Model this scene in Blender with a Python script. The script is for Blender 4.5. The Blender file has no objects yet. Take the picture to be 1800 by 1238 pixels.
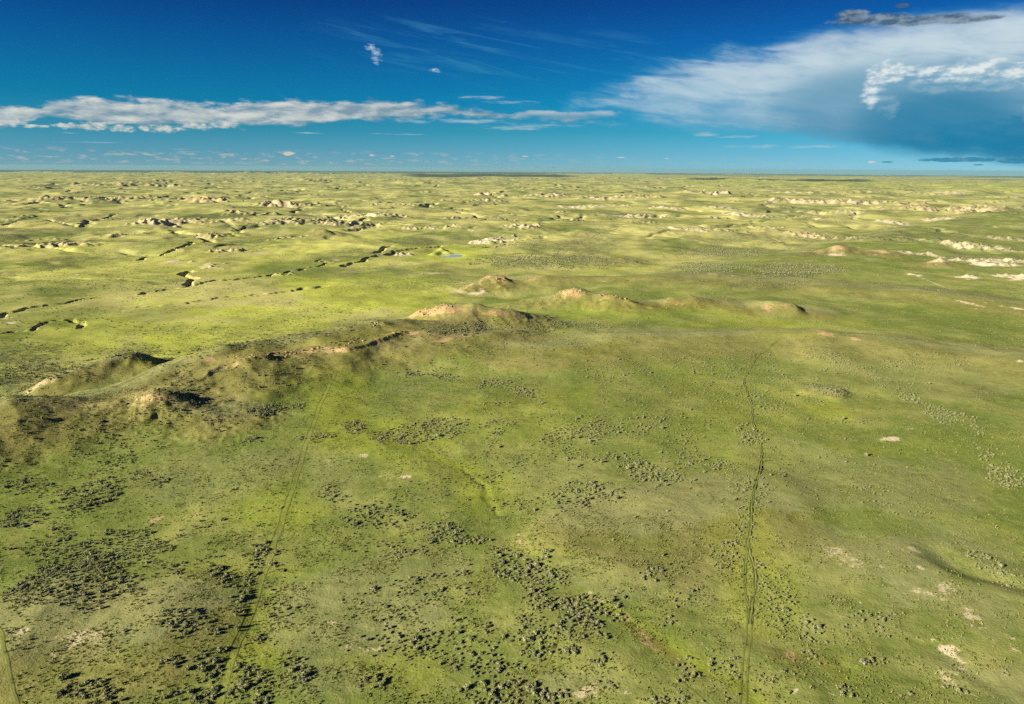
import bpy, math, random
import numpy as np
from mathutils import Vector, Matrix

R = math.radians
rng = np.random.default_rng(11)
random.seed(7)

# ------------------------------------------------------------------ camera
CAM_H = 100.0          # drone height over the near prairie, metres
F = 1216.0             # focal length in photo pixels (photo 1800 x 1238)
PITCH = R(14.9)        # looking down
ROLL = R(0.36)
scene = bpy.context.scene
cam_d = bpy.data.cameras.new("camera")
cam = bpy.data.objects.new("camera", cam_d)
scene.collection.objects.link(cam)
cam_d.sensor_width = 36.0
cam_d.lens = 36.0 * F / 1800.0
cam_d.clip_start = 1.0
cam_d.clip_end = 200000.0
cam.matrix_world = (Matrix.Translation((0, 0, CAM_H)) @ Matrix.Rotation(math.pi / 2 - PITCH, 4, 'X') @ Matrix.Rotation(ROLL, 4, 'Z'))
scene.camera = cam
M3 = np.array(cam.matrix_world.to_3x3())

def ray(px, py):
    """world direction through a photo pixel"""
    d = M3 @ np.array([(px - 900) / F, (619 - py) / F, -1.0])
    return d / np.linalg.norm(d)

def project(X, Y, Z):
    v = np.stack([X, Y, Z - CAM_H]).reshape(3, -1)
    c = M3.T @ v
    w = np.where(-c[2] > 1.0, -c[2], np.nan)
    return (900 + F * c[0] / w).reshape(X.shape), (619 - F * c[1] / w).reshape(X.shape)

def azel(px, py):
    d = ray(px, py)
    return math.degrees(math.atan2(d[0], d[1])), math.degrees(math.asin(d[2]))

# ------------------------------------------------------------------ light and exposure
SUN_EL = R(22.0)
SUN_AZ = R(30.0)       # the sun stands left, this much behind the camera's shoulder
to_sun = Vector((-math.cos(SUN_AZ) * math.cos(SUN_EL), -math.sin(SUN_AZ) * math.cos(SUN_EL), math.sin(SUN_EL)))
sun_d = bpy.data.lights.new("sun", 'SUN')
sun_d.energy = 4.5
sun_d.angle = R(0.55)
sun_d.color = (1.0, 0.87, 0.68)
sun = bpy.data.objects.new("sun", sun_d)
sun.rotation_euler = to_sun.to_track_quat('Z', 'Y').to_euler()
scene.collection.objects.link(sun)
scene.view_settings.view_transform = 'Standard'
scene.view_settings.look = 'None'
scene.view_settings.gamma = 1.0
scene.view_settings.use_curve_mapping = False
scene.view_settings.exposure = 2.0
scene.cycles.max_bounces = 4
scene.cycles.volume_bounces = 0
scene.cycles.use_denoising = False


# ------------------------------------------------------------------ node helper
class N:
    """a value in a node tree with ordinary arithmetic"""
    nt = None
    def __init__(self, s): self.s = s
    @staticmethod
    def math(op, *a, clamp=False):
        n = N.nt.nodes.new('ShaderNodeMath'); n.operation = op; n.use_clamp = clamp
        for i, v in enumerate(a): N.put(n.inputs[i], v)
        return N(n.outputs[0])
    @staticmethod
    def put(sock, v):
        if isinstance(v, N): N.nt.links.new(v.s, sock)
        elif isinstance(v, (tuple, list)):
            v = tuple(v)
            if len(v) == 3 and len(sock.default_value) == 4: v = v + (1.0,)
            sock.default_value = v
        else: sock.default_value = v
    def __add__(s, o): return N.math('ADD', s, o)
    __radd__ = __add__
    def __sub__(s, o): return N.math('SUBTRACT', s, o)
    def __rsub__(s, o): return N.math('SUBTRACT', o, s)
    def __mul__(s, o): return N.math('MULTIPLY', s, o)
    __rmul__ = __mul__
    def __truediv__(s, o): return N.math('DIVIDE', s, o)
    def __pow__(s, o): return N.math('POWER', s, o)
def sstep(v, a, b, lo=0.0, hi=1.0):
    n = N.nt.nodes.new('ShaderNodeMapRange'); n.interpolation_type = 'SMOOTHSTEP'
    for i, x in enumerate((v, a, b, lo, hi)): N.put(n.inputs[i], x)
    return N(n.outputs[0])
def clamp01(v): return N.math('ADD', v, 0.0, clamp=True)
def vec(x, y, z=0.0):
    n = N.nt.nodes.new('ShaderNodeCombineXYZ')
    for i, v in enumerate((x, y, z)): N.put(n.inputs[i], v)
    return N(n.outputs[0])
def noise(v, scale=1.0, detail=4.0, rough=0.55, dist=0.0, lac=2.0):
    n = N.nt.nodes.new('ShaderNodeTexNoise'); n.noise_dimensions = '3D'
    N.put(n.inputs['Vector'], v); n.inputs['Scale'].default_value = scale
    n.inputs['Detail'].default_value = detail; n.inputs['Roughness'].default_value = rough
    n.inputs['Distortion'].default_value = dist; n.inputs['Lacunarity'].default_value = lac
    return N(n.outputs[0])
def mix(f, a, b):
    n = N.nt.nodes.new('ShaderNodeMix'); n.data_type = 'RGBA'; n.clamp_factor = True
    N.put(n.inputs['Factor'], f); N.put(n.inputs['A'], a); N.put(n.inputs['B'], b)
    return N(n.outputs['Result'])
def mixmode(mode, f, a, b):
    r = mix(f, a, b); r.s.node.blend_type = mode
    return r
def ramp(f, stops):
    n = N.nt.nodes.new('ShaderNodeValToRGB'); N.put(n.inputs[0], f)
    cr = n.color_ramp
    while len(cr.elements) < len(stops): cr.elements.new(0.5)
    for e, (p, c) in zip(cr.elements, stops): e.position = p; e.color = tuple(c) + (1.0,)
    return N(n.outputs[0])
def srgb(r, g, b):
    f = lambda c: (c / 255 / 12.92) if c / 255 < 0.04045 else ((c / 255 + 0.055) / 1.055) ** 2.4
    return (f(r), f(g), f(b))


# ------------------------------------------------------------------ world: Nishita sky with clouds by direction
world = bpy.data.worlds.new("World"); scene.world = world; world.use_nodes = True
N.nt = world.node_tree; N.nt.nodes.clear()
out = N.nt.nodes.new('ShaderNodeOutputWorld'); bg = N.nt.nodes.new('ShaderNodeBackground')
sky = N.nt.nodes.new('ShaderNodeTexSky'); sky.sky_type = 'NISHITA'; sky.sun_disc = False
sky.sun_elevation = SUN_EL
sky.sun_rotation = math.atan2(to_sun.x, to_sun.y) % (2 * math.pi)
sky.altitude = 900; sky.air_density = 1.0; sky.dust_density = 0.3; sky.ozone_density = 1.6
BG = 0.10
bg.inputs[1].default_value = BG
tc = N.nt.nodes.new('ShaderNodeTexCoord')
sx = N.nt.nodes.new('ShaderNodeSeparateXYZ'); N.nt.links.new(tc.outputs['Generated'], sx.inputs[0])
X, Y, Z = (N(sx.outputs[i]) for i in range(3))
AZ = N.math('ARCTAN2', X, Y) * (180 / math.pi)          # degrees right of the view axis
EL = N.math('ARCSINE', Z) * (180 / math.pi)             # degrees above the horizontal
EXPO = 2 ** scene.view_settings.exposure
SKY_GAIN = 1.0 / (BG * EXPO)
def disp(r, g, b):
    """a cloud colour as it should show, in the sky's own units"""
    return tuple(c * SKY_GAIN for c in srgb(r, g, b))

# the photograph's polarised sky: the Nishita colour filtered by elevation
stops = []
for y, nis, col in ((0, (1.93, 3.08, 4.29), (0, 66, 128)), (60, (2.2, 3.43, 4.6), (0, 84, 145)), (120, (2.75, 4.06, 4.96), (0, 104, 156)),
                    (180, (3.65, 4.9, 5.08), (8, 124, 164)), (230, (4.8, 5.55, 4.75), (52, 140, 165)), (270, (5.7, 5.6, 3.8), (92, 152, 170)),
                    (292, (5.9, 5.3, 3.4), (112, 160, 172))):
    el = math.degrees(math.asin(ray(600, y)[2]))
    t = srgb(*col)
    stops.append((max(el, 0) / 40.0, tuple(max(0.004, t[k] * SKY_GAIN / nis[k]) for k in range(3))))
stops = stops[::-1]
filt = ramp(clamp01(EL / 40.0), stops)
skyc = mixmode('MULTIPLY', 1.0, N(sky.outputs[0]), filt)

def curve(pts):
    """elevation as a function of azimuth through photo points"""
    n = N.nt.nodes.new('ShaderNodeFloatCurve')
    N.put(n.inputs['Value'], clamp01((AZ + 45.0) / 90.0))
    c = n.mapping.curves[0]
    q = [azel(*p) for p in pts]
    q = [((a + 45) / 90, (e + 5) / 25) for a, e in q]
    while len(c.points) < len(q): c.points.new(0.5, 0.5)
    for p, (a, e) in zip(c.points, q): p.location = (a, e); p.handle_type = 'AUTO'
    n.mapping.update()
    return N(n.outputs[0]) * 25.0 - 5.0
def blobs(lst, f0=None):
    f = f0
    for px, py, rx, ry in lst:
        a, e = azel(px, py)
        ra = (azel(px + rx, py)[0] - azel(px - rx, py)[0]) / 2
        re = (azel(px, py - ry)[1] - azel(px, py + ry)[1]) / 2
        g = 1.0 - (((AZ - a) / ra) ** 2.0 + ((EL - e) / re) ** 2.0)
        f = g if f is None else N.math('MAXIMUM', f, g)
    return f
A0 = vec(AZ, EL * 2.2, 0.0)
A1 = vec(AZ - 0.30, EL * 2.2 + 0.75, 0.0)      # the same, a step towards the sun

# cirrus veils
st = vec(AZ * 0.16 + EL * 0.33, EL * 1.5 + AZ * 0.22, 3.0)
n1 = noise(st, 1.0, 7, 0.62, 0.6)
m1 = sstep(blobs([(740, 75, 240, 60), (900, 105, 150, 60), (1060, 110, 120, 60), (850, 185, 130, 22)]), -0.1, 1.0)
c = mix(sstep(n1, 0.47, 0.75) * m1 * 0.34, skyc, disp(80, 165, 200))

# the storm's anvil on the right
top = curve([(-100, 280), (700, 262), (900, 215), (985, 183), (1060, 150), (1165, 100), (1250, 84), (1330, 74), (1400, 60), (1470, 42), (1560, 32), (1660, 16), (1750, 4), (1900, -20)])
bot = curve([(-100, 290), (900, 218), (985, 204), (1100, 216), (1200, 236), (1350, 243), (1450, 252), (1560, 266), (1680, 284), (1800, 292), (1900, 294)])
stk = vec(AZ * 0.20 - EL * 0.1, EL * 1.1 + AZ * 0.16, 7.0)
n2 = noise(stk, 1.0, 8, 0.62, 0.5)
n3 = noise(A0, 0.35, 6, 0.55, 0.2)
sv = N.math('MINIMUM', (top - EL), (EL - bot) * 1.5)
right = sstep(AZ, 4.0, 26.0)
dens = sstep(sv + (n2 - 0.5) * (5.0 - right * 3.8) + (n3 - 0.5) * 1.2, -0.4, 3.0 - right * 1.3)
dens = dens * (0.66 + 0.32 * right + (n2 - 0.5) * (1.0 - 0.7 * right)) * sstep(AZ, -0.5, 7.0)
frac = (EL - bot) / N.math('MAXIMUM', top - bot, 0.3)
shade = sstep(frac + (n2 - 0.5) * 0.8 + (n3 - 0.5) * 0.4 - sstep(AZ, 14.0, 27.0) * 0.14, -0.05, 0.72)
dark = mix(sstep(AZ, 14.0, 30.0), disp(120, 172, 200), disp(38, 128, 166))
anv = mix(shade, dark, mix(n3 * 0.6 + right * 0.4, disp(168, 198, 216), disp(202, 219, 226)))
c = mix(clamp01(dens), c, mix(sstep(dens, 0.05, 0.6), disp(96, 172, 208), anv))
gb = blobs([(1570, 178, 250, 78), (1760, 160, 140, 60)])
c = mix(sstep(gb + (n3 - 0.5) * 0.7 + (n2 - 0.5) * 0.8, -0.05, 0.75) * 0.78, c, disp(106, 158, 187))
# virga at the right edge and the pale gap below
vir = blobs([(1650, 215, 190, 75), (1800, 240, 120, 60)])
c = mix(sstep(vir + (n3 - 0.5) * 0.5, 0.0, 0.9) * 0.75, c, disp(30, 126, 166))

# cumulus in front of the anvil
fc_ = blobs([(1563, 128, 46, 24), (1538, 158, 26, 40), (1618, 126, 44, 16), (1560, 185, 24, 26), (1700, 130, 80, 26), (1640, 150, 60, 18), (1735, 122, 50, 22), (1800, 128, 60, 22), (1760, 150, 90, 14), (1815, 195, 20, 26)])
q0 = noise(A0, 1.1, 9, 0.56); q1 = noise(A1, 1.1, 5, 0.55)
dc = sstep(fc_ + (q0 - 0.5) * 2.4, -0.05, 1.0)
hang = blobs([(1560, 118, 60, 30), (1700, 112, 110, 30), (1815, 112, 80, 30), (1525, 150, 22, 50)])
lit = clamp01(0.5 + (q0 - q1) * 3.4) * 0.62 + sstep(hang, -0.5, 1.0) * 0.42
cc = mix(clamp01(lit), disp(98, 158, 188), disp(226, 234, 234))
c = mix(dc * (0.26 + 0.70 * sstep(hang + (q0 - 0.5), -0.9, 0.5)), c, cc)

# long bank of broken cloud on the left
bt = curve([(-150, 178), (0, 183), (45, 183), (68, 192), (80, 180), (120, 172), (180, 169), (260, 172), (380, 181), (500, 176), (640, 177), (760, 180), (840, 192), (960, 206), (1100, 214), (1900, 250)])
bb = curve([(-150, 224), (0, 224), (50, 216), (72, 203), (90, 203), (140, 214), (200, 222), (300, 226), (420, 222), (560, 219), (700, 211), (820, 206), (900, 208), (980, 216), (1100, 226), (1900, 260)])
p0 = noise(vec(AZ * 0.62, EL * 2.0, 1.0), 0.85, 9, 0.58, 0.15); p1 = noise(vec(AZ * 0.62 - 0.25, EL * 2.0 + 0.5, 1.0), 0.85, 6, 0.58, 0.15)
pb = noise(vec(AZ * 0.22, EL * 1.0, 2.0), 1.0, 3, 0.5)
sb = N.math('MINIMUM', bt - EL, (EL - bb))
db = sstep(sb + (p0 - 0.5) * 1.9 + 0.1, 0.0, 0.55)
fr = (EL - bb) / N.math('MAXIMUM', bt - bb, 0.2)
lit = 0.36 + (p0 - p1) * 2.3 + (pb - 0.5) * 1.9 + sstep(fr, 0.5, 1.0) * 0.38 - sstep(AZ, -24.0, -2.0) * 0.22
cb = mix(clamp01(lit), disp(128, 156, 172), disp(212, 216, 210))
c = mix(db * 0.95 * sstep(AZ, 11.0, -3.0), c, cb)
# bright puffs along its foot
ft = blobs([(118, 221, 28, 7), (165, 222, 45, 9), (215, 226, 30, 8), (253, 226, 14, 6), (290, 226, 36, 9), (345, 222, 36, 8), (390, 221, 30, 6), (16, 216, 40, 8), (60, 222, 30, 4)])
r0 = noise(A0, 1.7, 7, 0.6); r1 = noise(A1, 1.7, 5, 0.6)
c = mix(sstep(ft + (r0 - 0.5) * 3.4, 0.1, 1.2) * 0.85, c, mix(clamp01(0.62 + (r0 - r1) * 2.5), disp(160, 180, 186), disp(226, 222, 208)))

# lens clouds and streaks
le = blobs([(995, 204, 100, 8), (1060, 200, 48, 8), (940, 200, 48, 7)])
c = mix(sstep(le + (p0 - 0.5) * 2.4 + (n2 - 0.5) * 2.0, 0.0, 1.1) * 0.8, c, mix(sstep(EL, azel(1000, 206)[1], azel(1000, 196)[1]), disp(116, 158, 182), disp(186, 200, 206)))
s2 = blobs([(800, 214, 110, 6), (930, 222, 95, 8), (160, 250, 80, 2.2), (105, 233, 38, 1.8), (243, 268, 24, 1.5), (330, 267, 32, 1.6), (540, 234, 30, 1.5), (700, 236, 60, 1.6), (860, 172, 50, 4), (900, 180, 60, 4), (1300, 240, 40, 4), (1235, 236, 40, 5), (1380, 258, 120, 4)])
ns = noise(vec(AZ * 0.45, EL * 3.5, 5.0), 1.0, 8, 0.62)
c = mix(sstep(s2 * 0.7 + (ns - 0.5) * 3.4 + (n2 - 0.5) * 1.5, 0.10, 1.3) * 0.80, c, disp(170, 196, 208))
dk = blobs([(1530, 34, 80, 11), (1500, 28, 40, 12), (1620, 36, 110, 10), (1700, 34, 70, 8), (1585, 10, 16, 5)])
c = mix(sstep(dk + (noise(A0, 1.0, 8, 0.6) - 0.5) * 1.8, 0.0, 0.7) * 0.92, c, mix(clamp01((q0 - q1) * 3.0 + (p0 - 0.5) * 3.0 + 0.45), disp(70, 98, 124), disp(140, 158, 172)))
sc_ = blobs([(1690, 281, 85, 5), (1790, 283, 45, 6), (1560, 285, 14, 1.5), (1720, 290, 12, 1.5)])
c = mix(sstep(sc_ + (r0 - 0.5) * 2.0, 0.05, 0.6) * 0.9, c, disp(52, 134, 168))
# single wisps and the row of small far cumulus
w = blobs([(661, 97, 13, 18), (652, 84, 16, 8), (766, 124, 12, 5), (1, 1, 1, 1)])
c = mix(sstep(w + (noise(A0, 1.6, 9, 0.68) - 0.5) * 4.5, 0.2, 1.6) * 0.8, c, disp(196, 222, 234))
w = blobs([(508, 270, 14, 4.5), (654, 273, 6, 2.5), (690, 275, 4, 1.5), (925, 275, 9, 1.2), (1172, 279, 4, 1.4), (1532, 285, 9, 3), (1090, 277, 12, 1.2)])
c = mix(sstep(w + (r0 - 0.5) * 3.4, 0.2, 1.0) * 0.8, c, disp(222, 206, 192))
sm = noise(vec(AZ * 0.9 + EL * 0.6, EL * 3.2, 9.0), 1.0, 6, 0.62)
lowb = sstep(EL, 0.05, 0.35) * sstep(EL, 1.35, 0.8)
c = mix(sstep(sm, 0.50, 0.66) * lowb * sstep(AZ, 12.0, -18.0, 0.15, 0.9), c, disp(176, 180, 180))
N.nt.links.new(c.s, bg.inputs[0]); N.nt.links.new(bg.outputs[0], out.inputs[0])
world.cycles.sampling_method = 'MANUAL'; world.cycles.sample_map_resolution = 512

#TERRAIN
# ------------------------------------------------------------------ noise for the ground
_p = rng.permutation(256).astype(np.int32); _p = np.concatenate([_p, _p])
_ga = rng.uniform(0, 2 * np.pi, 256); _gx = np.cos(_ga).astype(np.float32); _gy = np.sin(_ga).astype(np.float32)
def pn(x, y, seed=0):
    """gradient noise, about -0.7 to 0.7"""
    a = seed * 1.7 + 0.4
    xr = x * math.cos(a) - y * math.sin(a) + seed * 37.17; yr = x * math.sin(a) + y * math.cos(a) - seed * 19.3
    xi = np.floor(xr).astype(np.int32); yi = np.floor(yr).astype(np.int32)
    xf = (xr - xi).astype(np.float32); yf = (yr - yi).astype(np.float32)
    u = xf * xf * xf * (xf * (xf * 6 - 15) + 10); v = yf * yf * yf * (yf * (yf * 6 - 15) + 10)
    def g(dx, dy):
        h = _p[_p[(xi + dx) & 255] + ((yi + dy) & 255)]
        return _gx[h] * (xf - dx) + _gy[h] * (yf - dy)
    a0 = g(0, 0); a1 = g(1, 0); b0 = g(0, 1); b1 = g(1, 1)
    return ((a0 + u * (a1 - a0)) * (1 - v) + (b0 + u * (b1 - b0)) * v) * 1.4
def fbm(X, Y, lam, octs, seed=0, gain=0.5, lim=None):
    t = 0.0; amp = 1.0
    for o in range(octs):
        n = pn(X / lam, Y / lam, seed + o * 3)
        if lim is not None: n = n * np.clip(lam / (lim * 3.0) - 0.6, 0, 1)
        t = t + amp * n; amp *= gain; lam *= 0.5
    return t
def ss(x, a, b):
    t = np.clip((x - a) / (b - a), 0, 1)
    return t * t * (3 - 2 * t)

EARTH = 6371000.0
RA = np.array([-205.0, 267.0]); RB = np.array([-94.0, 382.0])      # the line of the long ridge
_rd = (RB - RA) / np.linalg.norm(RB - RA); _rn = np.array([-_rd[1], _rd[0]])
def base(X, Y):
    """large forms of the prairie without the hills placed by hand"""
    r = np.hypot(X, Y)
    h = fbm(X, Y, 1500.0, 3, 3) * 18 * ss(r, 900, 5000)
    h = h + fbm(X, Y, 420.0, 2, 8) * 5.5 * ss(r, 350, 1500)
    h = h + fbm(X, Y, 110.0, 2, 14) * (0.8 + 1.6 * ss(r, 400, 1400))
    d = (X - RA[0]) * _rn[0] + (Y - RA[1]) * _rn[1]
    h = h - 9.0 * ss(d, 5, 90)
    return h - r * r / (2 * EARTH)
def at(px, py, dz=0.0):
    """where the line through a photo pixel meets the prairie raised by dz"""
    d = ray(px, py)
    t = np.geomspace(60, 40000, 1500)
    P = d[None, :] * t[:, None] + np.array([0, 0, CAM_H])
    below = P[:, 2] < base(P[:, 0], P[:, 1]) + dz
    if not below.any(): return None
    i = max(int(np.argmax(below)), 1)
    lo, hi = t[i - 1], t[i]
    for _ in range(12):
        m = (lo + hi) / 2; p = d * m + np.array([0, 0, CAM_H])
        if p[2] < float(base(np.array([p[0]]), np.array([p[1]]))[0]) + dz: hi = m
        else: lo = m
    return d * hi + np.array([0, 0, CAM_H])

# ------------------------------------------------------------------ polar ground grid, finer where the photograph looks
def col_angles():
    """a closed ring of directions, dense over the view and coarse behind"""
    v = [-math.pi]; a = -math.pi
    while True:
        deg = abs(math.degrees(a))
        step = 0.088 if deg < 39 else min(0.088 * 1.12 ** (deg - 39), 6.0)
        a += math.radians(step)
        if a >= math.pi - math.radians(2): break
        v.append(a)
    return np.array(v)
def radii():
    r = [0.5]; k = 45.0
    while r[-1] < 118: r.append(r[-1] + (2.2 if r[-1] < 80 else 0.9))
    while r[-1] < 70000:
        q = r[-1]
        k = 0.0052 if q < 900 else (0.0060 if q < 5000 else (0.0085 if q < 12000 else 0.03))
        r.append(q * (1 + k))
    return np.array(r)
TH = col_angles(); RR = radii()
NC, NR = len(TH), len(RR)
print('grid', NC, NR, NC * NR)
GX = (RR[:, None] * np.sin(TH)[None, :]).astype(np.float64); GY = (RR[:, None] * np.cos(TH)[None, :]).astype(np.float64)
GR = np.hypot(GX, GY)
LIM = np.maximum(np.gradient(RR)[:, None], RR[:, None] * 0.00155) * np.ones_like(GX)   # what the grid can carry
H = base(GX, GY)
A = {k: np.zeros(GX.shape, np.float32) for k in ('bare', 'pale', 'lush', 'dry', 'rust', 'pine_cloud_shade', 'sage', 'sunlit_meadow')}
REG = np.zeros(GX.shape, np.int16)        # which hill a face belongs to
H0 = H.copy(); HM = np.zeros(GX.shape)          # HM: how much a place belongs to a hill

def seg_dist(X, Y, P, vals=None):
    """distance to a polyline, the side (+ = left of travel) and values interpolated along it"""
    best = np.full(X.shape, 1e9); side = np.zeros(X.shape); rp_ = np.hypot(X, Y); val = [np.zeros(X.shape) for _ in (vals or [])]
    for i in range(len(P) - 1):
        a, b = P[i], P[i + 1]; dx, dy = b[0] - a[0], b[1] - a[1]; L = dx * dx + dy * dy
        t = np.clip(((X - a[0]) * dx + (Y - a[1]) * dy) / L, 0, 1)
        ex, ey = X - a[0] - t * dx, Y - a[1] - t * dy
        d = np.hypot(ex, ey); m = d < best
        best = np.where(m, d, best)
        side = np.where(m, np.tanh((rp_ - np.hypot(X - ex, Y - ey)) / 6.0), side)
        for j, v in enumerate(vals or []): val[j] = np.where(m, v[i] + (v[i + 1] - v[i]) * t, val[j])
    return best, side, val

def window(cx, cy, rad):
    """index window of the grid around a place"""
    r = math.hypot(cx, cy); i0 = int(np.searchsorted(RR, max(r - rad, 0))); i1 = int(np.searchsorted(RR, r + rad)) + 1
    th = math.atan2(cx, cy); w = math.asin(min(0.99, rad / r)) if rad < r else math.pi
    j0 = int(np.searchsorted(TH, th - w)); j1 = int(np.searchsorted(TH, th + w)) + 1
    return slice(max(i0, 0), min(i1, NR)), slice(max(j0, 0), min(j1, NC))

DBG = False
def ridge(pts, near, far, reg=0, plateau=6.0, rim=0.0, rough=0.5, power=1.35, bare=0.3, lam=14.0, shelf=0.0):
    """pts: (px, py, height). near/far: widths of the two flanks in metres (near = the camera's side)"""
    pts = [(px, py, h * 0.84) for px, py, h in pts]; bare = bare * 0.66; rough = rough * 0.75
    W = [at(px, py, h) for px, py, h in pts]
    # a smooth plan line; the crest then rises just so far that it shows where the photograph has it
    D_ = np.array([math.hypot(w[0], w[1]) for w in W]); xs = np.array([p[0] for p in pts], float)
    if len(pts) > 2: D_ = np.polyval(np.polyfit((xs - xs.mean()) / (np.ptp(xs) + 1), D_, 1 if len(pts) < 7 else (2 if len(pts) < 9 else 3)), (xs - xs.mean()) / (np.ptp(xs) + 1))
    P, hs = [], []
    for (px, py, h_), dd in zip(pts, D_):
        v_ = ray(px, py); t_ = dd / math.hypot(v_[0], v_[1]); x_, y_ = v_[0] * t_, v_[1] * t_
        P.append((x_, y_)); hs.append(max(CAM_H + v_[2] * t_ - float(base(np.array([x_]), np.array([y_]))[0]), 0.4))
    if DBG: print('ridge', reg, [round(q, 1) for q in hs], [round(q) for q in D_])
    cx = sum(p[0] for p in P) / len(P); cy = sum(p[1] for p in P) / len(P)
    rad = max(math.hypot(p[0] - cx, p[1] - cy) for p in P) + max(near, far) * 1.3 + plateau
    s = window(cx, cy, rad); X, Y, L = GX[s], GY[s], LIM[s]
    wx = fbm(X, Y, lam * 2.5, 3, 31) * lam * 0.30; wy = fbm(X, Y, lam * 2.5, 3, 47) * lam * 0.30
    d, side, (h,) = seg_dist(X + wx, Y + wy, P, [hs])
    w = (near + (far - near) * (side + 1) / 2) * (1 + 0.20 * fbm(X, Y, lam * 3, 2, 5))
    ns = (1 - side) / 2; sh = shelf * ns * (1 + 0.5 * fbm(X, Y, 30.0, 3, 57)) + 1e-6
    u = np.clip((d - plateau * 0.5 - sh) / w, 0, 1)
    prof = (1 - ss(u, -0.25, 1.0) ) / (1 - ss(0.0, -0.25, 1.0)) ; prof = np.clip(prof, 0, 1) ** power
    if shelf: prof = prof * (1 - 0.20 * ss(d / sh, 0, 1) * ns) - 0.07 * ss((d - sh - plateau * 0.5) / 2.5, 0, 1) * ns * ss(prof, 0.1, 0.7)
    if rim: prof = np.maximum(prof * (1 - rim * 0.0), 0) - rim * ss(d, plateau, plateau + 5.0) * (0.65 - 0.35 * side) * ss(1 - u, 0.0, 0.9)
    prof = np.clip(prof, 0, 1)
    env = prof * (1 - prof) * 4
    rg = 1 - np.abs(fbm(X, Y, lam * 0.8, 4, 61, 0.6, L * 0.5)) * 2
    add = h * prof * (1 + 0.12 * fbm(X, Y, lam * 1.6, 2, 71)) + rough * env * (rg - 0.6) * 0.5 + 0.25 * rough * prof * fbm(X, Y, lam * 0.4, 3, 81, 0.6, L * 0.5)
    kb = 3.0 * ss(prof, 0.0, 0.35) + 1e-3; hb = H0[s] + add
    up = np.maximum(hb, H[s]) + 0.25 * kb * np.clip(1 - np.abs(hb - H[s]) / kb, 0, 1) ** 2 * ss(prof, 0, 0.2)
    new = (H0[s] + add) > H[s] + 0.15
    H[s] = up
    if reg: REG[s] = np.where(new & (prof > 0.10), reg, REG[s])
    A['bare'][s] = np.maximum(A['bare'][s], bare * (0.22 * ss(prof, 0.1, 0.6) + 0.60 * ss(prof, 0.6, 0.97)) * (0.8 + 1.2 * fbm(X, Y, lam, 3, 91)))
    HM[s] = np.maximum(HM[s], ss(prof * (h > 2.2), 0.0, 0.45)); nearside = ss(-side * ss(d, 1.0, 8.0), 0.0, 0.6)
    A['rust'][s] = np.maximum(A['rust'][s], (0.55 + 0.7 * bare) * ss(prof, 0.04, 0.4) * (0.2 + 0.8 * nearside)); A['dry'][s] = np.maximum(A['dry'][s], (1.25 - 0.95 * nearside) * ss(prof, 0.1, 0.6))
    if shelf: A['bare'][s] = np.maximum(A['bare'][s], 0.75 * np.exp(-((d - sh - plateau * 0.5 - 2.0) / 2.2) ** 2) * ns * ss(fbm(X, Y, 14.0, 3, 93), -0.25, 0.2) * ss(X, -185, -150))
    return P

# hills near the camera: long ridge, its spurs and the buttes behind it
ridge([(-260, 790, 9), (-80, 735, 9.5), (0, 708, 10.5), (120, 697, 11), (210, 678, 12.5), (300, 646, 13), (400, 614, 13), (500, 600, 13.5), (600, 580, 14), (665, 569, 15), (730, 566, 13), (800, 566, 10)], 52, 32, 1, 8, 0.0, 0.8, 1.1, 0.62, 20, 14.0)
ridge([(-20, 730, 7.5), (30, 715, 10), (80, 703, 12), (125, 700, 11), (155, 706, 7)], 34, 24, 1, 3, 0.1, 0.9, 1.3, 0.36, 12)
ridge([(180, 716, 7), (235, 692, 11), (268, 685, 12.5), (292, 690, 11.0), (320, 702, 8.0), (352, 716, 4.5), (385, 730, 2.0)], 38, 32, 1, 2, 0.04, 1.9, 1.2, 0.50, 10)
ridge([(330, 722, 2.0), (372, 728, 2.6), (398, 738, 2.0)], 22, 26, 1, 3, 0.0, 0.8, 1.2, 0.45, 9)
ridge([(50, 694, 3), (95, 662, 8.5), (160, 638, 11), (232, 620, 14), (280, 629, 8)], 32, 32, 2, 3, 0.05, 1.0, 1.25, 0.55, 14)
ridge([(640, 571, 14), (664, 565, 16.5), (676, 567, 15)], 26, 22, 3, 2, 0.2, 1.2, 1.2, 0.5, 12)
ridge([(705, 562, 6), (735, 549, 13), (755, 545, 15), (785, 536, 16.5), (830, 533, 17.5), (870, 540, 16), (897, 542, 15.5), (930, 552, 7)], 38, 32, 4, 4, 0.10, 1.5, 1.15, 0.85, 15)
ridge([(950, 523, 4), (985, 514, 12), (1010, 510, 14), (1035, 515, 12), (1080, 518, 13), (1098, 526, 6)], 42, 34, 5, 5, 0.10, 1.3, 1.25, 0.62, 15)
ridge([(1150, 532, 3), (1180, 522, 7), (1215, 520, 7.5), (1248, 528, 3)], 40, 34, 6, 6, 0.05, 0.8, 1.3, 0.85, 20)
ridge([(1310, 540, 3), (1350, 532, 6.5), (1390, 535, 5), (1410, 548, 2)], 36, 40, 7, 6, 0.0, 0.7, 1.3, 0.75, 20)
ridge([(800, 514, 3), (840, 496, 8), (862, 486, 11), (885, 487, 10), (920, 497, 6), (960, 496, 4)], 42, 40, 8, 4, 0.10, 1.8, 1.1, 1.2, 14)
ridge([(860, 500, 6), (960, 486, 6), (1100, 486, 5), (1260, 492, 4), (1420, 498, 4), (1600, 510, 5), (1800, 534, 7), (2000, 560, 7)], 60, 70, 0, 14, 0.0, 0.8, 1.2, 0.16, 30)
ridge([(690, 632, 1), (730, 610, 4.5), (790, 595, 6.5), (850, 584, 7.5), (905, 580, 7), (925, 585, 4)], 34, 26, 9, 3, 0.0, 0.6, 1.3, 0.42, 16)
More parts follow.
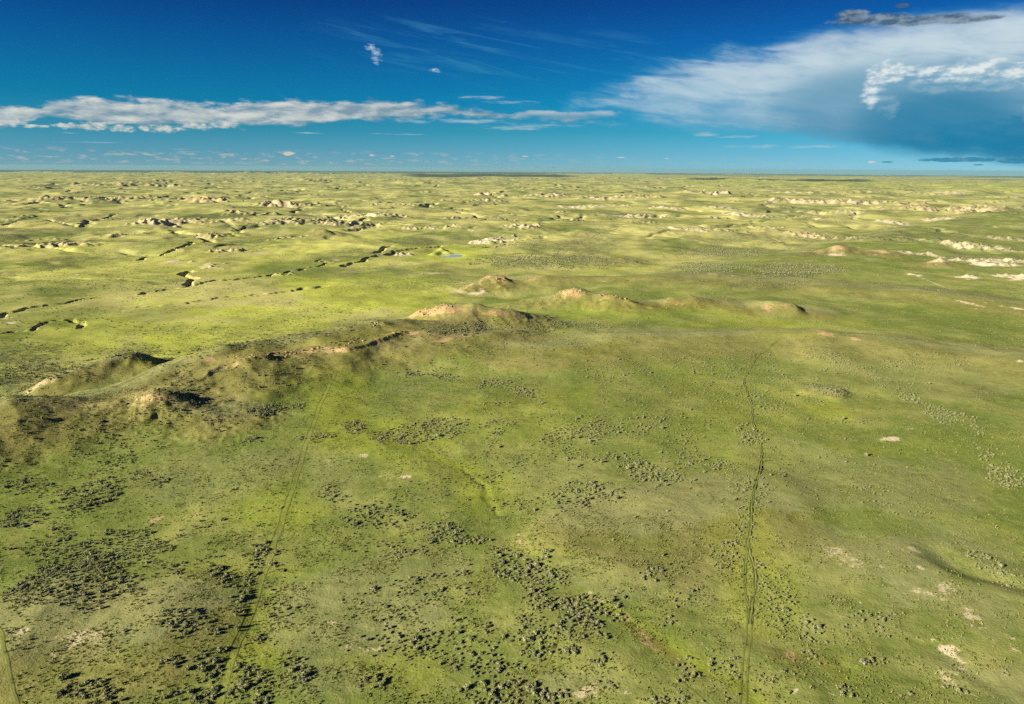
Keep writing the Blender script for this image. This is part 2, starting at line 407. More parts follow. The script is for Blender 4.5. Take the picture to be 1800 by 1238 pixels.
ridge([(960, 608, 3), (1080, 594, 5), (1200, 590, 5.5), (1330, 588, 6), (1450, 583, 8.5), (1540, 592, 7), (1700, 612, 6), (1900, 640, 6)], 70, 50, 0, 12, 0.0, 0.5, 1.3, 0.16, 30)
ridge([(1440, 682, 2.2), (1462, 684, 2.2)], 12, 14, 0, 2, 0.0, 0.4, 1.2, 0.4, 8)
ridge([(1072, 458, 4), (1092, 454, 9), (1108, 458, 5)], 40, 30, 10, 3, 0.1, 1.2, 1.2, 1.2, 14)
ridge([(1240, 484, 3), (1262, 481, 5), (1280, 485, 3)], 26, 20, 0, 3, 0.1, 1.0, 1.2, 0.8, 12)
ridge([(530, 412, 5), (560, 406, 10), (572, 406, 12), (580, 409, 9)], 50, 44, 11, 5, 0.15, 2.0, 1.2, 0.7, 22)
ridge([(1425, 445, 5), (1460, 436, 10), (1472, 433, 15), (1500, 437, 11), (1548, 440, 9)], 55, 60, 12, 5, 0.1, 3.2, 1.15, 1.7, 18)
ridge([(1635, 460, 4), (1652, 453, 12), (1668, 460, 4)], 40, 36, 13, 2, 0.1, 2.0, 1.15, 1.7, 14)
# gentle swells of the near prairie
ridge([(1080, 930, 1.2), (1180, 900, 1.8), (1290, 880, 1.2)], 40, 40, 0, 10, 0.0, 0.1, 1.2, 0.0, 40)
ridge([(40, 1110, 1.2), (140, 1130, 1.8), (260, 1120, 1.2)], 26, 30, 0, 8, 0.0, 0.1, 1.2, 0.0, 40)

# outcrops of badland scattered over the plain: (x0, x1, top, foot, bare, pale, rust)
BAD = [(170, 285, 317, 328, 1, .1, .5), (45, 115, 327, 333, 1, 0, .4), (0, 100, 349, 356, .9, .1, .2), (100, 190, 344, 352, .9, .2, .2), (170, 262, 343, 354, .9, .2, .2), (90, 170, 336, 341, .8, .2, .2),
       (255, 330, 339, 350, .9, .2, .2), (335, 405, 336, 356, 1, .2, .4), (310, 420, 313, 321, 1, 0, .4), (420, 470, 316, 321, .9, 0, .3), (495, 588, 312, 319, 1, 0, .4), (400, 470, 340, 346, .8, .2, .1),
       (480, 552, 342, 366, 1, .3, .3), (545, 600, 338, 345, .9, .5, .1), (0, 70, 384, 392, .5, .1, .1), (235, 312, 383, 398, 1, .5, .1), (395, 480, 372, 380, .6, .4, .1), (430, 592, 386, 397, .8, .5, .1), (325, 410, 388, 396, .8, .4, .1),
       (560, 660, 388, 400, .7, .6, .1), (205, 272, 407, 416, .9, .5, .1), (335, 410, 407, 417, .8, .5, .1), (470, 530, 412, 422, .7, .5, .1), (40, 100, 416, 422, .6, .1, .1), (0, 110, 432, 443, .7, .3, .1), (350, 412, 435, 446, .8, .5, .2), (290, 330, 454, 463, .9, .9, 0),
       (345, 400, 465, 473, .8, .8, 0), (480, 530, 478, 486, .6, .7, .1), (660, 745, 352, 364, .9, .6, .1), (600, 720, 374, 384, .8, .8, 0), (600, 655, 394, 403, .9, .9, 0), (715, 805, 391, 405, .8, .6, .1), (765, 870, 378, 390, .7, .9, 0),
       (795, 870, 347, 356, 1, .5, .2), (835, 905, 337, 346, 1, .5, .3), (905, 1002, 338, 347, 1, .5, .3), (1040, 1145, 339, 352, 1, .5, .4), (985, 1060, 359, 366, .9, .9, .1), (1060, 1100, 358, 366, .9, .9, .1), (1140, 1200, 361, 369, .9, .9, .1),
       (885, 945, 396, 410, .9, .6, .2), (850, 900, 386, 394, .7, .7, .1), (990, 1080, 380, 394, .9, .7, .3), (1095, 1190, 370, 384, .9, .7, .3), (1120, 1175, 323, 331, .9, .7, .3), (1195, 1215, 326, 332, .9, .7, .4), (1140, 1205, 400, 410, .9, .9, .3), (830, 890, 411, 426, .8, 1, 0), (905, 940, 413, 422, .7, .9, 0),
       (1235, 1305, 329, 343, .9, .7, .6), (1320, 1352, 323, 328, 1, .2, .4), (1345, 1400, 331, 340, .9, .7, .6), (1340, 1470, 342, 358, 1, .5, 1), (1460, 1560, 345, 361, 1, .6, 1), (1560, 1640, 350, 362, .8, .5, 1), (1630, 1800, 358, 376, .7, .6, .9), (1440, 1500, 337, 343, .8, .6, .6),
       (1500, 1620, 334, 342, .5, .7, .6), (1640, 1700, 334, 342, .9, .7, .4), (1740, 1800, 337, 350, .7, .9, .2), (1220, 1290, 361, 369, .9, 1, 0), (1290, 1360, 374, 382, .9, 1, .3), (1228, 1252, 379, 387, 1, 1, 0), (1350, 1400, 376, 384, .9, .6, .9), (1400, 1490, 367, 377, .6, 1, 0),
       (1545, 1585, 383, 394, 1, 1, 0), (1430, 1450, 383, 389, 1, 1, 0), (1630, 1680, 382, 389, .9, .8, .6), (1200, 1280, 403, 414, .8, .8, .3), (1370, 1480, 408, 420, .9, .6, .8), (1300, 1360, 396, 404, .5, .8, .1), (1540, 1640, 419, 428, .5, .8, .3), (1680, 1760, 428, 444, .6, 1, .1), (1740, 1800, 420, 428, .5, 1, 0),
       (1560, 1640, 441, 450, .8, 1, 0), (1690, 1760, 450, 462, .9, 1, 0), (1750, 1830, 452, 466, .8, 1, 0), (1740, 1800, 462, 472, .9, 1, 0), (1690, 1735, 484, 494, 1, 1, 0), (1765, 1830, 482, 494, 1, 1, 0), (1600, 1625, 482, 487, .9, 1, 0), (925, 950, 341, 346, 1, .2, .4),
       (668, 695, 441, 452, .8, .3, 0), (690, 728, 443, 452, .9, 1, 0), (525, 600, 359, 366, .7, .3, .2), (690, 870, 312, 318, .9, 0, .5), (600, 640, 322, 327, .7, 0, .4), (1020, 1060, 311, 316, .9, .2, .5), (800, 860, 310, 314, .9, .1, .9), (700, 770, 317, 322, .8, 0, .4),
       (20, 160, 300, 304, .9, 0, .4), (160, 330, 301, 306, .9, 0, .4), (330, 520, 300, 305, .9, 0, .4), (540, 700, 301, 306, .9, 0, .4), (1560, 1700, 363, 372, .6, .8, .7), (690, 760, 334, 340, .6, .3, .2), (820, 900, 352, 358, .5, .5, .2), (1100, 1160, 388, 396, .6, .7, .2), (960, 1010, 369, 376, .6, .7, .1),
       (560, 640, 327, 333, .5, .2, .2), (950, 1040, 326, 332, .5, .4, .3), (1060, 1140, 311, 315, .6, .2, .4)]
for k, (x0, x1, yt, yb, ba, pa, ru) in enumerate(BAD):
    c0 = at((x0 + x1) / 2, max(yb, 303.5))
    if c0 is None: continue
    D = math.hypot(c0[0], c0[1]); wid = (x1 - x0) * D / F; hh = min((yb - yt) * D / F * 0.36, 22.0) + 0.9
    dep = max(min(wid * 0.45, hh * 16), hh * 5.0)
    ux, uy = c0[0] / D, c0[1] / D
    cx, cy = c0[0] + ux * dep * 0.5, c0[1] + uy * dep * 0.5
    s = window(cx, cy, max(wid, dep) * 1.1); X, Y, L = GX[s], GY[s], LIM[s]
    lx = (X - cx) * uy - (Y - cy) * ux; ly = (X - cx) * ux + (Y - cy) * uy
    lam = max(hh * 4.2, 16)
    e = 1 - np.sqrt((lx / (wid * 0.60)) ** 2 + (ly / (dep * 0.75)) ** 2) + 1.1 * fbm(lx * 0.5 + cx, ly + cy, lam * 2.0, 5, 101 + k, 0.62)
    rg = 1 - np.abs(fbm(X, Y, lam, 5, 131 + k, 0.62, L * 0.35)) * 2.4
    pr = ss(e, 0.02, 0.75)
    add = hh * pr * (0.25 + 0.8 * np.clip(rg, -0.2, 1))
    H[s] = np.maximum(H[s], H0[s] + add)
    mk = ss(e, 0.0, 0.25) * ba
    A['bare'][s] = np.maximum(A['bare'][s], mk * (0.60 + 0.9 * fbm(X, Y, lam * 0.8, 4, 151 + k)))
    A['pale'][s] = np.maximum(A['pale'][s], mk * pa); A['rust'][s] = np.maximum(A['rust'][s], mk * ru)
    REG[s] = np.where(mk > 0.15, 20, REG[s])

# rolling, broken ground between the outcrops
far = ss(GR, 560, 1200) * (1 - ss(GR, 9000, 16000))
m = fbm(GX, GY, 700.0, 3, 201) ; belt = ss(m, -0.1, 0.35)
t = fbm(GX + 30 * fbm(GX, GY, 90, 2, 203), GY, 260.0, 5, 205, 0.52, LIM)
mesa = ss(t, 0.02, 0.10) * 0.55 + ss(t, 0.26, 0.33) * 0.45
amp = 3.0 + 5.0 * ss(GR, 1500, 4500)
H += far * (belt * mesa * amp + fbm(GX, GY, 150.0, 5, 209, 0.55, LIM * 0.5) * 3.4 + (1 - np.abs(fbm(GX, GY, 320.0, 5, 215, 0.52, LIM * 0.6)) * 2) * 4.2)
ch = np.abs(fbm(GX, GY, 430.0, 5, 241, 0.5, LIM * 0.4)); chm = far * ss(fbm(GX, GY, 900.0, 2, 251), -0.25, 0.15)
H -= chm * (1 - ss(ch, 0.0, 0.085)) * (5.0 + 4.5 * ss(GR, 1200, 3500))
A['pine_cloud_shade'] = np.maximum(A['pine_cloud_shade'], (0.45 * chm * (1 - ss(ch, 0.0, 0.035)) * ss(fbm(GX, GY, 60.0, 3, 261), -0.1, 0.3)).astype(np.float32))
A['bare'] = np.maximum(A['bare'], (0.40 * chm * np.exp(-((ch - 0.07) / 0.03) ** 2) * ss(fbm(GX, GY, 70.0, 3, 263), 0.05, 0.4)).astype(np.float32))
edge = np.exp(-((t - 0.06) / 0.045) ** 2) + np.exp(-((t - 0.295) / 0.04) ** 2)
A['bare'] = np.maximum(A['bare'], (far * belt * edge * 0.72 * ss(fbm(GX, GY, 130.0, 3, 221), -0.2, 0.25)).astype(np.float32))
veryfar = ss(GR, 6000, 14000)
H += veryfar * np.maximum(fbm(GX, GY, 2600.0, 4, 231, 0.5, LIM), 0) * 24

A['pale'] = np.maximum(A['pale'], (far * belt * edge * 0.45 * ss(fbm(GX, GY, 130.0, 3, 221), 0.0, 0.3)).astype(np.float32))
# gullies cut into the plain: photo points, depth, half width
GUL = [([(-40, 566), (30, 548), (60, 538), (90, 535), (130, 530), (200, 522), (250, 516), (300, 508), (360, 499), (420, 492), (490, 482), (560, 466), (575, 458)], 3.4, 5.0),
       ([(262, 456), (290, 447), (318, 438), (330, 427)], 4.0, 6.0), ([(318, 478), (332, 490), (350, 500), (362, 500)], 4.0, 7.0), ([(30, 583), (70, 570), (120, 562), (135, 560)], 2.0, 4.0), ([(120, 560), (140, 570), (146, 578)], 3.0, 4.0),
       ([(200, 545), (300, 535), (420, 522), (560, 505)], 1.8, 5.0), ([(600, 470), (640, 458), (680, 448), (740, 438), (800, 428)], 3.5, 7.0), ([(655, 446), (668, 442), (680, 436)], 4.5, 7.0), ([(850, 435), (900, 428), (960, 420)], 3.0, 6.0),
       ([(0, 400), (60, 392), (140, 398), (200, 380)], 4.0, 9.0), ([(600, 372), (640, 376), (655, 385), (640, 392)], 5.0, 10.0), ([(330, 427), (400, 415), (430, 400)], 3.0, 8.0),
       ([(640, 715), (700, 765), (760, 800), (812, 825), (848, 850), (862, 880), (880, 905), (905, 935), (940, 968), (985, 1005), (1040, 1045), (1105, 1090), (1180, 1140), (1260, 1185), (1310, 1220), (1370, 1290)], 0.60, 8.0), ([(812, 825), (848, 850), (862, 880), (880, 905)], 0.22, 1.2),
       ([(1340, 1125), (1400, 1150), (1450, 1190), (1500, 1250)], 0.18, 3.0), ([(1640, 1140), (1690, 1180), (1740, 1215), (1790, 1260)], 0.3, 2.5),
       ([(1655, 965), (1700, 1000), (1760, 1020), (1820, 1034)], 1.2, 6.5)]
def drape_line(pts, n=None):
    return [tuple(at(px, py)[:2]) for px, py in pts]
for k, (pts, dep, hw) in enumerate(GUL):
    P = drape_line(pts)
    cx = sum(p[0] for p in P) / len(P); cy = sum(p[1] for p in P) / len(P)
    s = window(cx, cy, max(math.hypot(p[0] - cx, p[1] - cy) for p in P) + hw * 4); X, Y, L = GX[s], GY[s], LIM[s]
    q = hw * 2.2; wq = q * (0.35 if math.hypot(cx, cy) < 330 else 1.0)
    d, sd, _ = seg_dist(X + fbm(X, Y, q * 3, 3, 301 + k) * wq * 1.1, Y + fbm(X, Y, q * 3, 3, 311 + k) * wq * 1.1, P)
    w = hw * (0.75 if dep > 1.5 else 1.0) * (1 + 0.5 * fbm(X, Y, q * 4, 2, 321 + k))
    H[s] -= dep * (1 - ss(d / np.maximum(w, 0.5), 0.35 if dep > 1.5 else -0.1, 1.15 if dep > 1.5 else 1.5)) * (0.95 + 0.5 * fbm(X, Y, q * 5, 2, 323))
    if dep > 1.9:
        A['bare'][s] = np.maximum(A['bare'][s], 0.5 * np.exp(-((d / w - 0.9) / 0.35) ** 2) * ss(fbm(X, Y, 30, 3, 331), -0.05, 0.3))
        A['pine_cloud_shade'][s] = np.maximum(A['pine_cloud_shade'][s], 0.6 * (1 - ss(d / w, 0.3, 0.9)))
# small relief everywhere the grid can carry it
H += fbm(GX, GY, 85.0, 3, 441) * 1.2 * (1 - ss(GR, 600, 1200))
H += fbm(GX, GY, 22.0, 5, 401, 0.55, LIM) * 0.30 * (1 - ss(GR, 1500, 3000)) + fbm(GX, GY, 4.0, 2, 431, 0.5, LIM) * 0.05

# the stock pond and its dam
pond = at(794, 450.5); PZ = float(base(np.array([pond[0]]), np.array([pond[1]]))[0]) + 0.4
dl = np.hypot((GX - pond[0]) / 21.0, (GY - pond[1]) / 21.0)
k = (1 - ss(dl, 1.0, 2.6)); H = H * (1 - k) + (PZ + 0.5) * k - 1.4 * (1 - ss(dl, 0.35, 0.95))
A['bare'] *= 1 - ss(1 - dl, 0, 0.4); A['lush'] = np.maximum(A['lush'], (1 - ss(dl, 1.3, 3.0)).astype(np.float32)).astype(np.float32)
for q in ([(762, 449), (775, 443)], [(776, 442), (788, 447)]):
    P = drape_line(q); d, sd, _ = seg_dist(GX, GY, P)
    H += 2.2 * (1 - ss(d, 1.0, 8))

# slopes lay soil bare
dr = np.gradient(H, axis=0) / np.gradient(RR)[:, None]
dt = np.gradient(H, axis=1) / (np.maximum(RR, 1)[:, None] * np.gradient(TH)[None, :])
SL = np.hypot(dr, dt)
sw = ss(GR, 500, 900) * (1 - ss(GR, 9000, 15000)); A['dry'] = np.maximum(A['dry'], (sw * 0.75 * ss(SL + 0.06 * fbm(GX, GY, 60.0, 3, 271), 0.07, 0.20)).astype(np.float32)); A['sage'] = np.maximum(A['sage'], (sw * 0.7 * ss(fbm(GX, GY, 210.0, 5, 281, 0.6), 0.08, 0.45)).astype(np.float32))
A['bare'] = A['bare'] * np.where(REG == 20, 0.30 + 0.95 * ss(SL, 0.08, 0.32), 0.6 + 0.8 * ss(SL, 0.15, 0.5)) + 0.45 * ss(SL, 0.40, 0.9) * ss(GR, 150, 300)
PX, PY = project(GX, GY, H)
PX = np.nan_to_num(PX, nan=-9999.0); PY = np.nan_to_num(PY, nan=-9999.0)

# soil, grass and colour patches: key, px, py, rx, ry, angle, strength
rag = fbm(GX, GY, 9.0, 4, 501, 0.6, LIM) * 0.9
ragb = fbm(GX, GY, 60.0, 4, 521, 0.6, LIM) * 0.8
def patch(key, px, py, rx, ry, ang=0, v=1.0, noise_=None):
    rad = max(rx, ry) * 1.7
    m = (np.abs(PX - px) < rad) & (np.abs(PY - py) < rad)
    if not m.any(): return
    a = math.radians(ang); x = PX[m] - px; y = PY[m] - py
    lx = x * math.cos(a) - y * math.sin(a); ly = x * math.sin(a) + y * math.cos(a)
    n = (rag if noise_ is None else noise_)[m]
    e = 1 - np.hypot(lx / rx, ly / ry) + n * (1.5 if noise_ is None else 1.0)
    A[key][m] = np.maximum(A[key][m], v * (ss(e, -0.3, 1.1) if noise_ is None else ss(e, -0.1, 0.6)))
for p in [('pale', 717, 838, 16, 5, 0, 1), ('pale', 640, 800, 12, 3, -20, .8), ('pale', 680, 803, 10, 3, 0, .8), ('pale', 1560, 748, 26, 4, 5, .9), ('pale', 1575, 771, 34, 5, 6, 1), ('pale', 1520, 747, 14, 4, 0, .8), ('pale', 1612, 766, 12, 4, 0, .9),
          ('pale', 1400, 1213, 11, 12, -30, 1), ('pale', 1243, 1103, 9, 4, 20, 1), ('pale', 1662, 1146, 60, 14, -15, .9), ('pale', 1602, 1138, 10, 4, -30, .7), ('pale', 1560, 1190, 20, 6, -20, .3), ('pale', 1780, 1140, 30, 8, -15, .6), ('pale', 1617, 998, 8, 3, -30, 1),
          ('pale', 1650, 1050, 80, 22, -12, .66), ('pale', 1510, 990, 90, 14, -15, .56), ('pale', 1670, 1205, 70, 18, -10, .62), ('pale', 90, 1152, 60, 14, 12, .66), ('pale', 130, 1125, 50, 20, 12, .55), ('pale', 635, 1110, 70, 16, 5, .60), ('pale', 1030, 1215, 90, 18, -8, .66), ('pale', 1100, 1050, 40, 14, -30, .58),
          ('pale', 840, 515, 30, 8, 8, 1), ('pale', 808, 514, 18, 4, -10, .9), ('pale', 770, 480, 60, 3, 0, .7), ('pale', 380, 549, 38, 9, 8, .5), ('pale', 20, 568, 40, 4, 10, .9), ('pale', 10, 560, 34, 3, 10, .8), ('pale', 305, 461, 24, 5, 0, 1), ('pale', 358, 470, 18, 3, -8, 1), ('pale', 395, 445, 18, 4, 5, .8), ('pale', 455, 445, 22, 2.5, 0, .9),
          ('pale', 135, 483, 12, 2, 0, 1), ('pale', 590, 457, 14, 5, -10, .8), ('pale', 500, 437, 20, 3, 0, .7), ('pale', 500, 420, 24, 3, 5, .6), ('pale', 1470, 448, 34, 5, 0, 1), ('pale', 1540, 448, 20, 4, 0, .8), ('pale', 1655, 459, 22, 4, 0, 1), ('pale', 1715, 489, 20, 4, 5, .9), ('pale', 1790, 491, 30, 5, 5, .9), ('pale', 1640, 497, 60, 2.2, -22, .9), ('pale', 1740, 462, 60, 8, -4, .6),
          ('pale', 1700, 532, 60, 4, -14, .9), ('pale', 1780, 541, 50, 4, -10, .8), ('pale', 1620, 519, 40, 3, -10, .6), ('pale', 1140, 587, 12, 4, 0, .8), ('pale', 1792, 634, 12, 4, 0, .9), ('pale', 380, 739, 14, 4, 5, .7),
          ('bare', 1185, 534, 42, 7, 0, .75), ('bare', 1212, 523, 36, 3, 0, .7), ('bare', 1350, 542, 40, 8, 0, .7), ('bare', 1380, 536, 24, 4, -5, .6), ('bare', 1000, 522, 50, 6, 8, .5), ('bare', 1070, 524, 34, 5, -5, .6), ('bare', 820, 592, 80, 3, 9, .75), ('bare', 680, 610, 30, 4, 15, .5), ('bare', 1150, 600, 60, 4, 0, .35),
          ('bare', 1452, 586, 34, 6, -12, 1), ('bare', 1510, 597, 18, 4, -10, .9), ('bare', 1350, 549, 34, 6, 4, .6), ('bare', 1020, 605, 90, 9, 3, .4), ('bare', 1240, 590, 60, 4, 0, .4), ('bare', 1448, 688, 20, 7, -10, .6), ('bare', 820, 793, 16, 8, -45, .6), ('bare', 832, 898, 8, 6, 0, .7), ('bare', 910, 940, 7, 14, 20, .6),
          ('bare', 1100, 1085, 12, 5, -30, .9), ('bare', 1130, 1125, 30, 6, -35, .7), ('bare', 1390, 1150, 24, 7, -50, .8), ('bare', 1150, 1140, 20, 4, -30, .7), ('bare', 275, 912, 16, 4, 20, .6), ('bare', 1350, 1190, 20, 5, 0, .5), ('bare', 980, 612, 40, 5, 0, .3), ('bare', 380, 735, 16, 8, 0, .6), ('bare', 250, 715, 50, 22, 10, .5), ('bare', 30, 735, 30, 8, 20, .4),
          ('rust', 1150, 1130, 70, 6, -35, .9), ('rust', 1350, 1148, 50, 6, -40, .9), ('rust', 1440, 1160, 40, 6, -50, .9), ('rust', 1230, 1190, 60, 6, -30, .7), ('bare', 560, 805, 30, 5, -10, .5), ('bare', 655, 800, 36, 6, 0, .55), ('bare', 790, 800, 16, 8, -40, .6), ('rust', 270, 1185, 70, 35, 15, .8), ('rust', 1340, 1120, 90, 24, -20, .55), ('rust', 1380, 1150, 50, 20, -40, .7), ('rust', 900, 700, 120, 24, 5, .3), ('rust', 1170, 690, 110, 22, 5, .4), ('rust', 1500, 660, 60, 14, -8, .5), ('rust', 1480, 720, 110, 16, -5, .4), ('rust', 1060, 1070, 30, 12, 0, .3), ('rust', 945, 1165, 22, 12, 0, .6), ('rust', 1240, 850, 70, 20, 5, .3), ('rust', 1690, 680, 60, 20, 0, .4), ('rust', 1110, 1160, 40, 14, 0, .4),
          ('rust', 950, 1085, 30, 10, 0, .4), ('rust', 120, 930, 80, 14, 10, .35), ('rust', 700, 1000, 100, 20, 10, .2)]:
    patch(*p)
for p in [('lush', 690, 755, 60, 14, -35, 1), ('lush', 780, 812, 60, 14, -25, 1), ('lush', 862, 872, 40, 16, -60, 1), ('lush', 955, 982, 70, 15, -38, 1), ('lush', 1070, 1068, 70, 12, -33, 1), ('lush', 1200, 1152, 80, 13, -30, 1), ('lush', 1320, 1222, 60, 16, -35, .9), ('lush', 400, 590, 380, 60, 8, .85), ('lush', 150, 590, 200, 60, 8, .6), ('lush', 640, 520, 220, 50, 0, .95), ('lush', 560, 440, 300, 40, 0, .45), ('lush', 200, 470, 300, 50, 0, .45), ('lush', 800, 450, 120, 30, 0, .7), ('lush', 1050, 470, 200, 30, 0, .3), ('lush', 1100, 550, 300, 24, 0, .55), ('lush', 950, 600, 200, 30, 0, .5), ('lush', 1350, 570, 200, 20, 0, .7),
          ('lush', 610, 720, 110, 70, -30, .85), ('lush', 700, 790, 160, 60, -35, .7), ('lush', 850, 870, 120, 60, -45, .8), ('lush', 980, 960, 140, 40, -35, .55), ('lush', 1310, 900, 70, 170, 0, .9), ('lush', 1360, 1040, 90, 80, -50, .7), ('lush', 1130, 1110, 160, 30, -25, .6), ('lush', 440, 1130, 60, 90, -10, .75), ('lush', 480, 900, 120, 50, 10, .7), ('lush', 380, 1000, 120, 30, 0, .4),
          ('lush', 950, 740, 260, 60, 0, .45), ('lush', 1470, 725, 60, 22, -15, .8), ('lush', 1300, 740, 180, 80, 0, .35), ('lush', 730, 1180, 80, 60, 0, .4), ('lush', 1480, 1180, 120, 40, -20, .6), ('lush', 1700, 920, 80, 16, -15, .7), ('lush', 1760, 950, 60, 30, -30, .5), ('lush', 130, 660, 260, 12, 20, .5), ('lush', 500, 690, 60, 40, 0, .3), ('lush', 1550, 790, 200, 20, 0, .3)]:
    patch(*p, noise_=ragb)
for p in [('dry', 330, 850, 180, 60, 10, .5), ('dry', 130, 1140, 180, 50, 5, .9), ('dry', 640, 1080, 170, 60, 5, .8), ('dry', 760, 1000, 120, 40, 0, .6), ('dry', 1050, 1000, 200, 60, -10, .7), ('dry', 1050, 920, 180, 40, 0, .7), ('dry', 1100, 830, 200, 30, 0, .3), ('dry', 1040, 1200, 140, 40, 0, .8), ('dry', 1600, 1040, 260, 130, -15, .9), ('dry', 1500, 850, 250, 70, -10, .6),
          ('dry', 1700, 1180, 200, 60, -15, .8), ('dry', 1230, 1010, 60, 60, 0, .6), ('dry', 600, 850, 80, 50, 0, .4), ('dry', 360, 1020, 60, 30, 0, .5), ('dry', 300, 660, 300, 30, 18, .5), ('dry', 1600, 640, 300, 50, -8, .4), ('dry', 560, 1200, 80, 40, 0, .6), ('dry', 860, 1210, 30, 20, 0, .3), ('dry', 720, 690, 60, 30, 0, .4)]:
    patch(*p, noise_=ragb)
for p in [('sage', 960, 459, 120, 15, 0, .8), ('sage', 1270, 444, 70, 11, 0, .7), ('sage', 1400, 474, 80, 12, 0, .9), ('sage', 1250, 470, 70, 10, 0, .6), ('sage', 40, 640, 90, 55, 5, .8), ('sage', 230, 618, 90, 14, 5, .7), ('sage', 450, 600, 200, 16, 8, .5), ('sage', 200, 500, 260, 20, 0, .4), ('sage', 720, 500, 120, 12, 3, .5), ('sage', 530, 555, 140, 18, 5, .4),
          ('sage', 830, 575, 90, 10, 5, .8), ('sage', 1000, 575, 120, 10, 0, .5), ('sage', 740, 425, 60, 8, 0, .6), ('sage', 920, 432, 80, 6, 0, .6), ('sage', 1160, 405, 60, 6, 0, .5), ('sage', 1350, 500, 140, 8, 0, .5), ('sage', 330, 580, 160, 12, 0, .4)]:
    patch(*p, noise_=ragb)
pr_ = random.Random(77)
for x0, x1, y0, y1, n_, an in ((1450, 1790, 960, 1230, 34, -16), (580, 720, 1075, 1140, 8, 4), (30, 190, 1105, 1175, 9, 12), (940, 1110, 1195, 1238, 9, -8), (1700, 1800, 1120, 1170, 5, -12), (620, 700, 795, 840, 5, -10), (1500, 1640, 740, 775, 8, 4), (1560, 1800, 500, 545, 22, -14), (1560, 1800, 462, 500, 18, -8), (1440, 1560, 432, 452, 10, 0), (1620, 1690, 452, 464, 5, 0), (940, 1400, 484, 498, 14, -1), (180, 560, 400, 480, 26, 4), (560, 1000, 370, 450, 30, 3), (1000, 1800, 340, 440, 60, 0), (1000, 1110, 1030, 1080, 4, -30), (760, 860, 500, 520, 4, 5), (1140, 1420, 1090, 1200, 10, -35), (350, 420, 540, 556, 6, 5)):
    for _ in range(n_):
        px_ = pr_.uniform(x0, x1); py_ = pr_.uniform(y0, y1); k_ = (py_ - 300) / 700
        patch('pale', px_, py_, pr_.uniform(14, 44) * max(k_, .12) ** .5, max(pr_.uniform(1.6, 5) * k_, 1.1), an + pr_.uniform(-9, 9), pr_.uniform(.5, .8))
# pine breaks and far hills at the horizon; a cloud shadow painted as dark land
A['pine_cloud_shade'] = np.maximum(A['pine_cloud_shade'], (ss(GR, 9500, 11500) * ss(fbm(GX, GY, 3500.0, 3, 601), -0.1, 0.2) * 0.6).astype(np.float32))
m = (PX > 1180) & (PX < 1560) & (GR > 7600) & (GR < 9400); A['pine_cloud_shade'][m] = np.maximum(A['pine_cloud_shade'][m], 0.95 * ss(1 - np.abs(PX[m] - 1370) / 190 + ragb[m], 0, .3))  # this dark band is a cloud shadow painted into the ground colour
m = (PX > 640) & (PX < 1080) & (GR > 9000) & (GR < 13500); A['pine_cloud_shade'][m] = np.maximum(A['pine_cloud_shade'][m], 0.95 * ss(1 - np.abs(PX[m] - 860) / 190 + ragb[m], 0, .4))
A['pine_cloud_shade'] = np.maximum(A['pine_cloud_shade'], (0.85 * ss(GR + 2500 * fbm(GX, GY, 4000.0, 3, 621) - 5000 * ss(PX, 850, 1100), 13500, 15500)).astype(np.float32))
m = (PX > 1180) & (GR > 5200) & (GR < 7600); A['lush'][m] = np.maximum(A['lush'][m], 0.5)
m = (PX > 1180) & (GR > 5200) & (GR < 7800); A['bare'][m] *= 0.2
dsd = (GX - RA[0]) * _rn[0] + (GY - RA[1]) * _rn[1]
A['sunlit_meadow'] = (ss(dsd + ragb * 40, 20, 110) * (0.62 + 0.9 * fbm(GX, GY, 170.0, 4, 611, 0.6, LIM)) * (1 - 0.55 * ss(PX, 1100, 1400) * ss(PY, 470, 510)) * (1 - 0.85 * HM)).astype(np.float32)  # yellower far grass, with the stronger sunlight out there put into its colour
A['bare'] = np.maximum(A['bare'], A['pale'] * 0.9)
for k_ in A: A[k_] = np.clip(A[k_], 0, 1).astype(np.float32)

# which surface each face belongs to: near prairie, long ridge, single hills, outcrops, far plain
dside = (GX - RA[0]) * _rn[0] + (GY - RA[1]) * _rn[1]
REG = np.where((REG == 0) & ((dside > 60) | (GR > 640)), 30, REG)

# ------------------------------------------------------------------ materials
def new_mat(name):
    m = bpy.data.materials.new(name); m.use_nodes = True
    N.nt = m.node_tree; N.nt.nodes.clear()
    o = N.nt.nodes.new('ShaderNodeOutputMaterial'); b = N.nt.nodes.new('ShaderNodeBsdfPrincipled')
    N.nt.links.new(b.outputs[0], o.inputs[0])
    b.inputs['Roughness'].default_value = 0.9; b.inputs['Specular IOR Level'].default_value = 0.1
    return m, b, o
def attr(n_):
    n = N.nt.nodes.new('ShaderNodeAttribute'); n.attribute_name = n_; return N(n.outputs['Fac'])
def bump(b, h, dist=1.0, strength=1.0):
    n = N.nt.nodes.new('ShaderNodeBump'); n.inputs['Strength'].default_value = strength; n.inputs['Distance'].default_value = dist
    N.put(n.inputs['Height'], h); N.nt.links.new(n.outputs[0], b.inputs['Normal'])

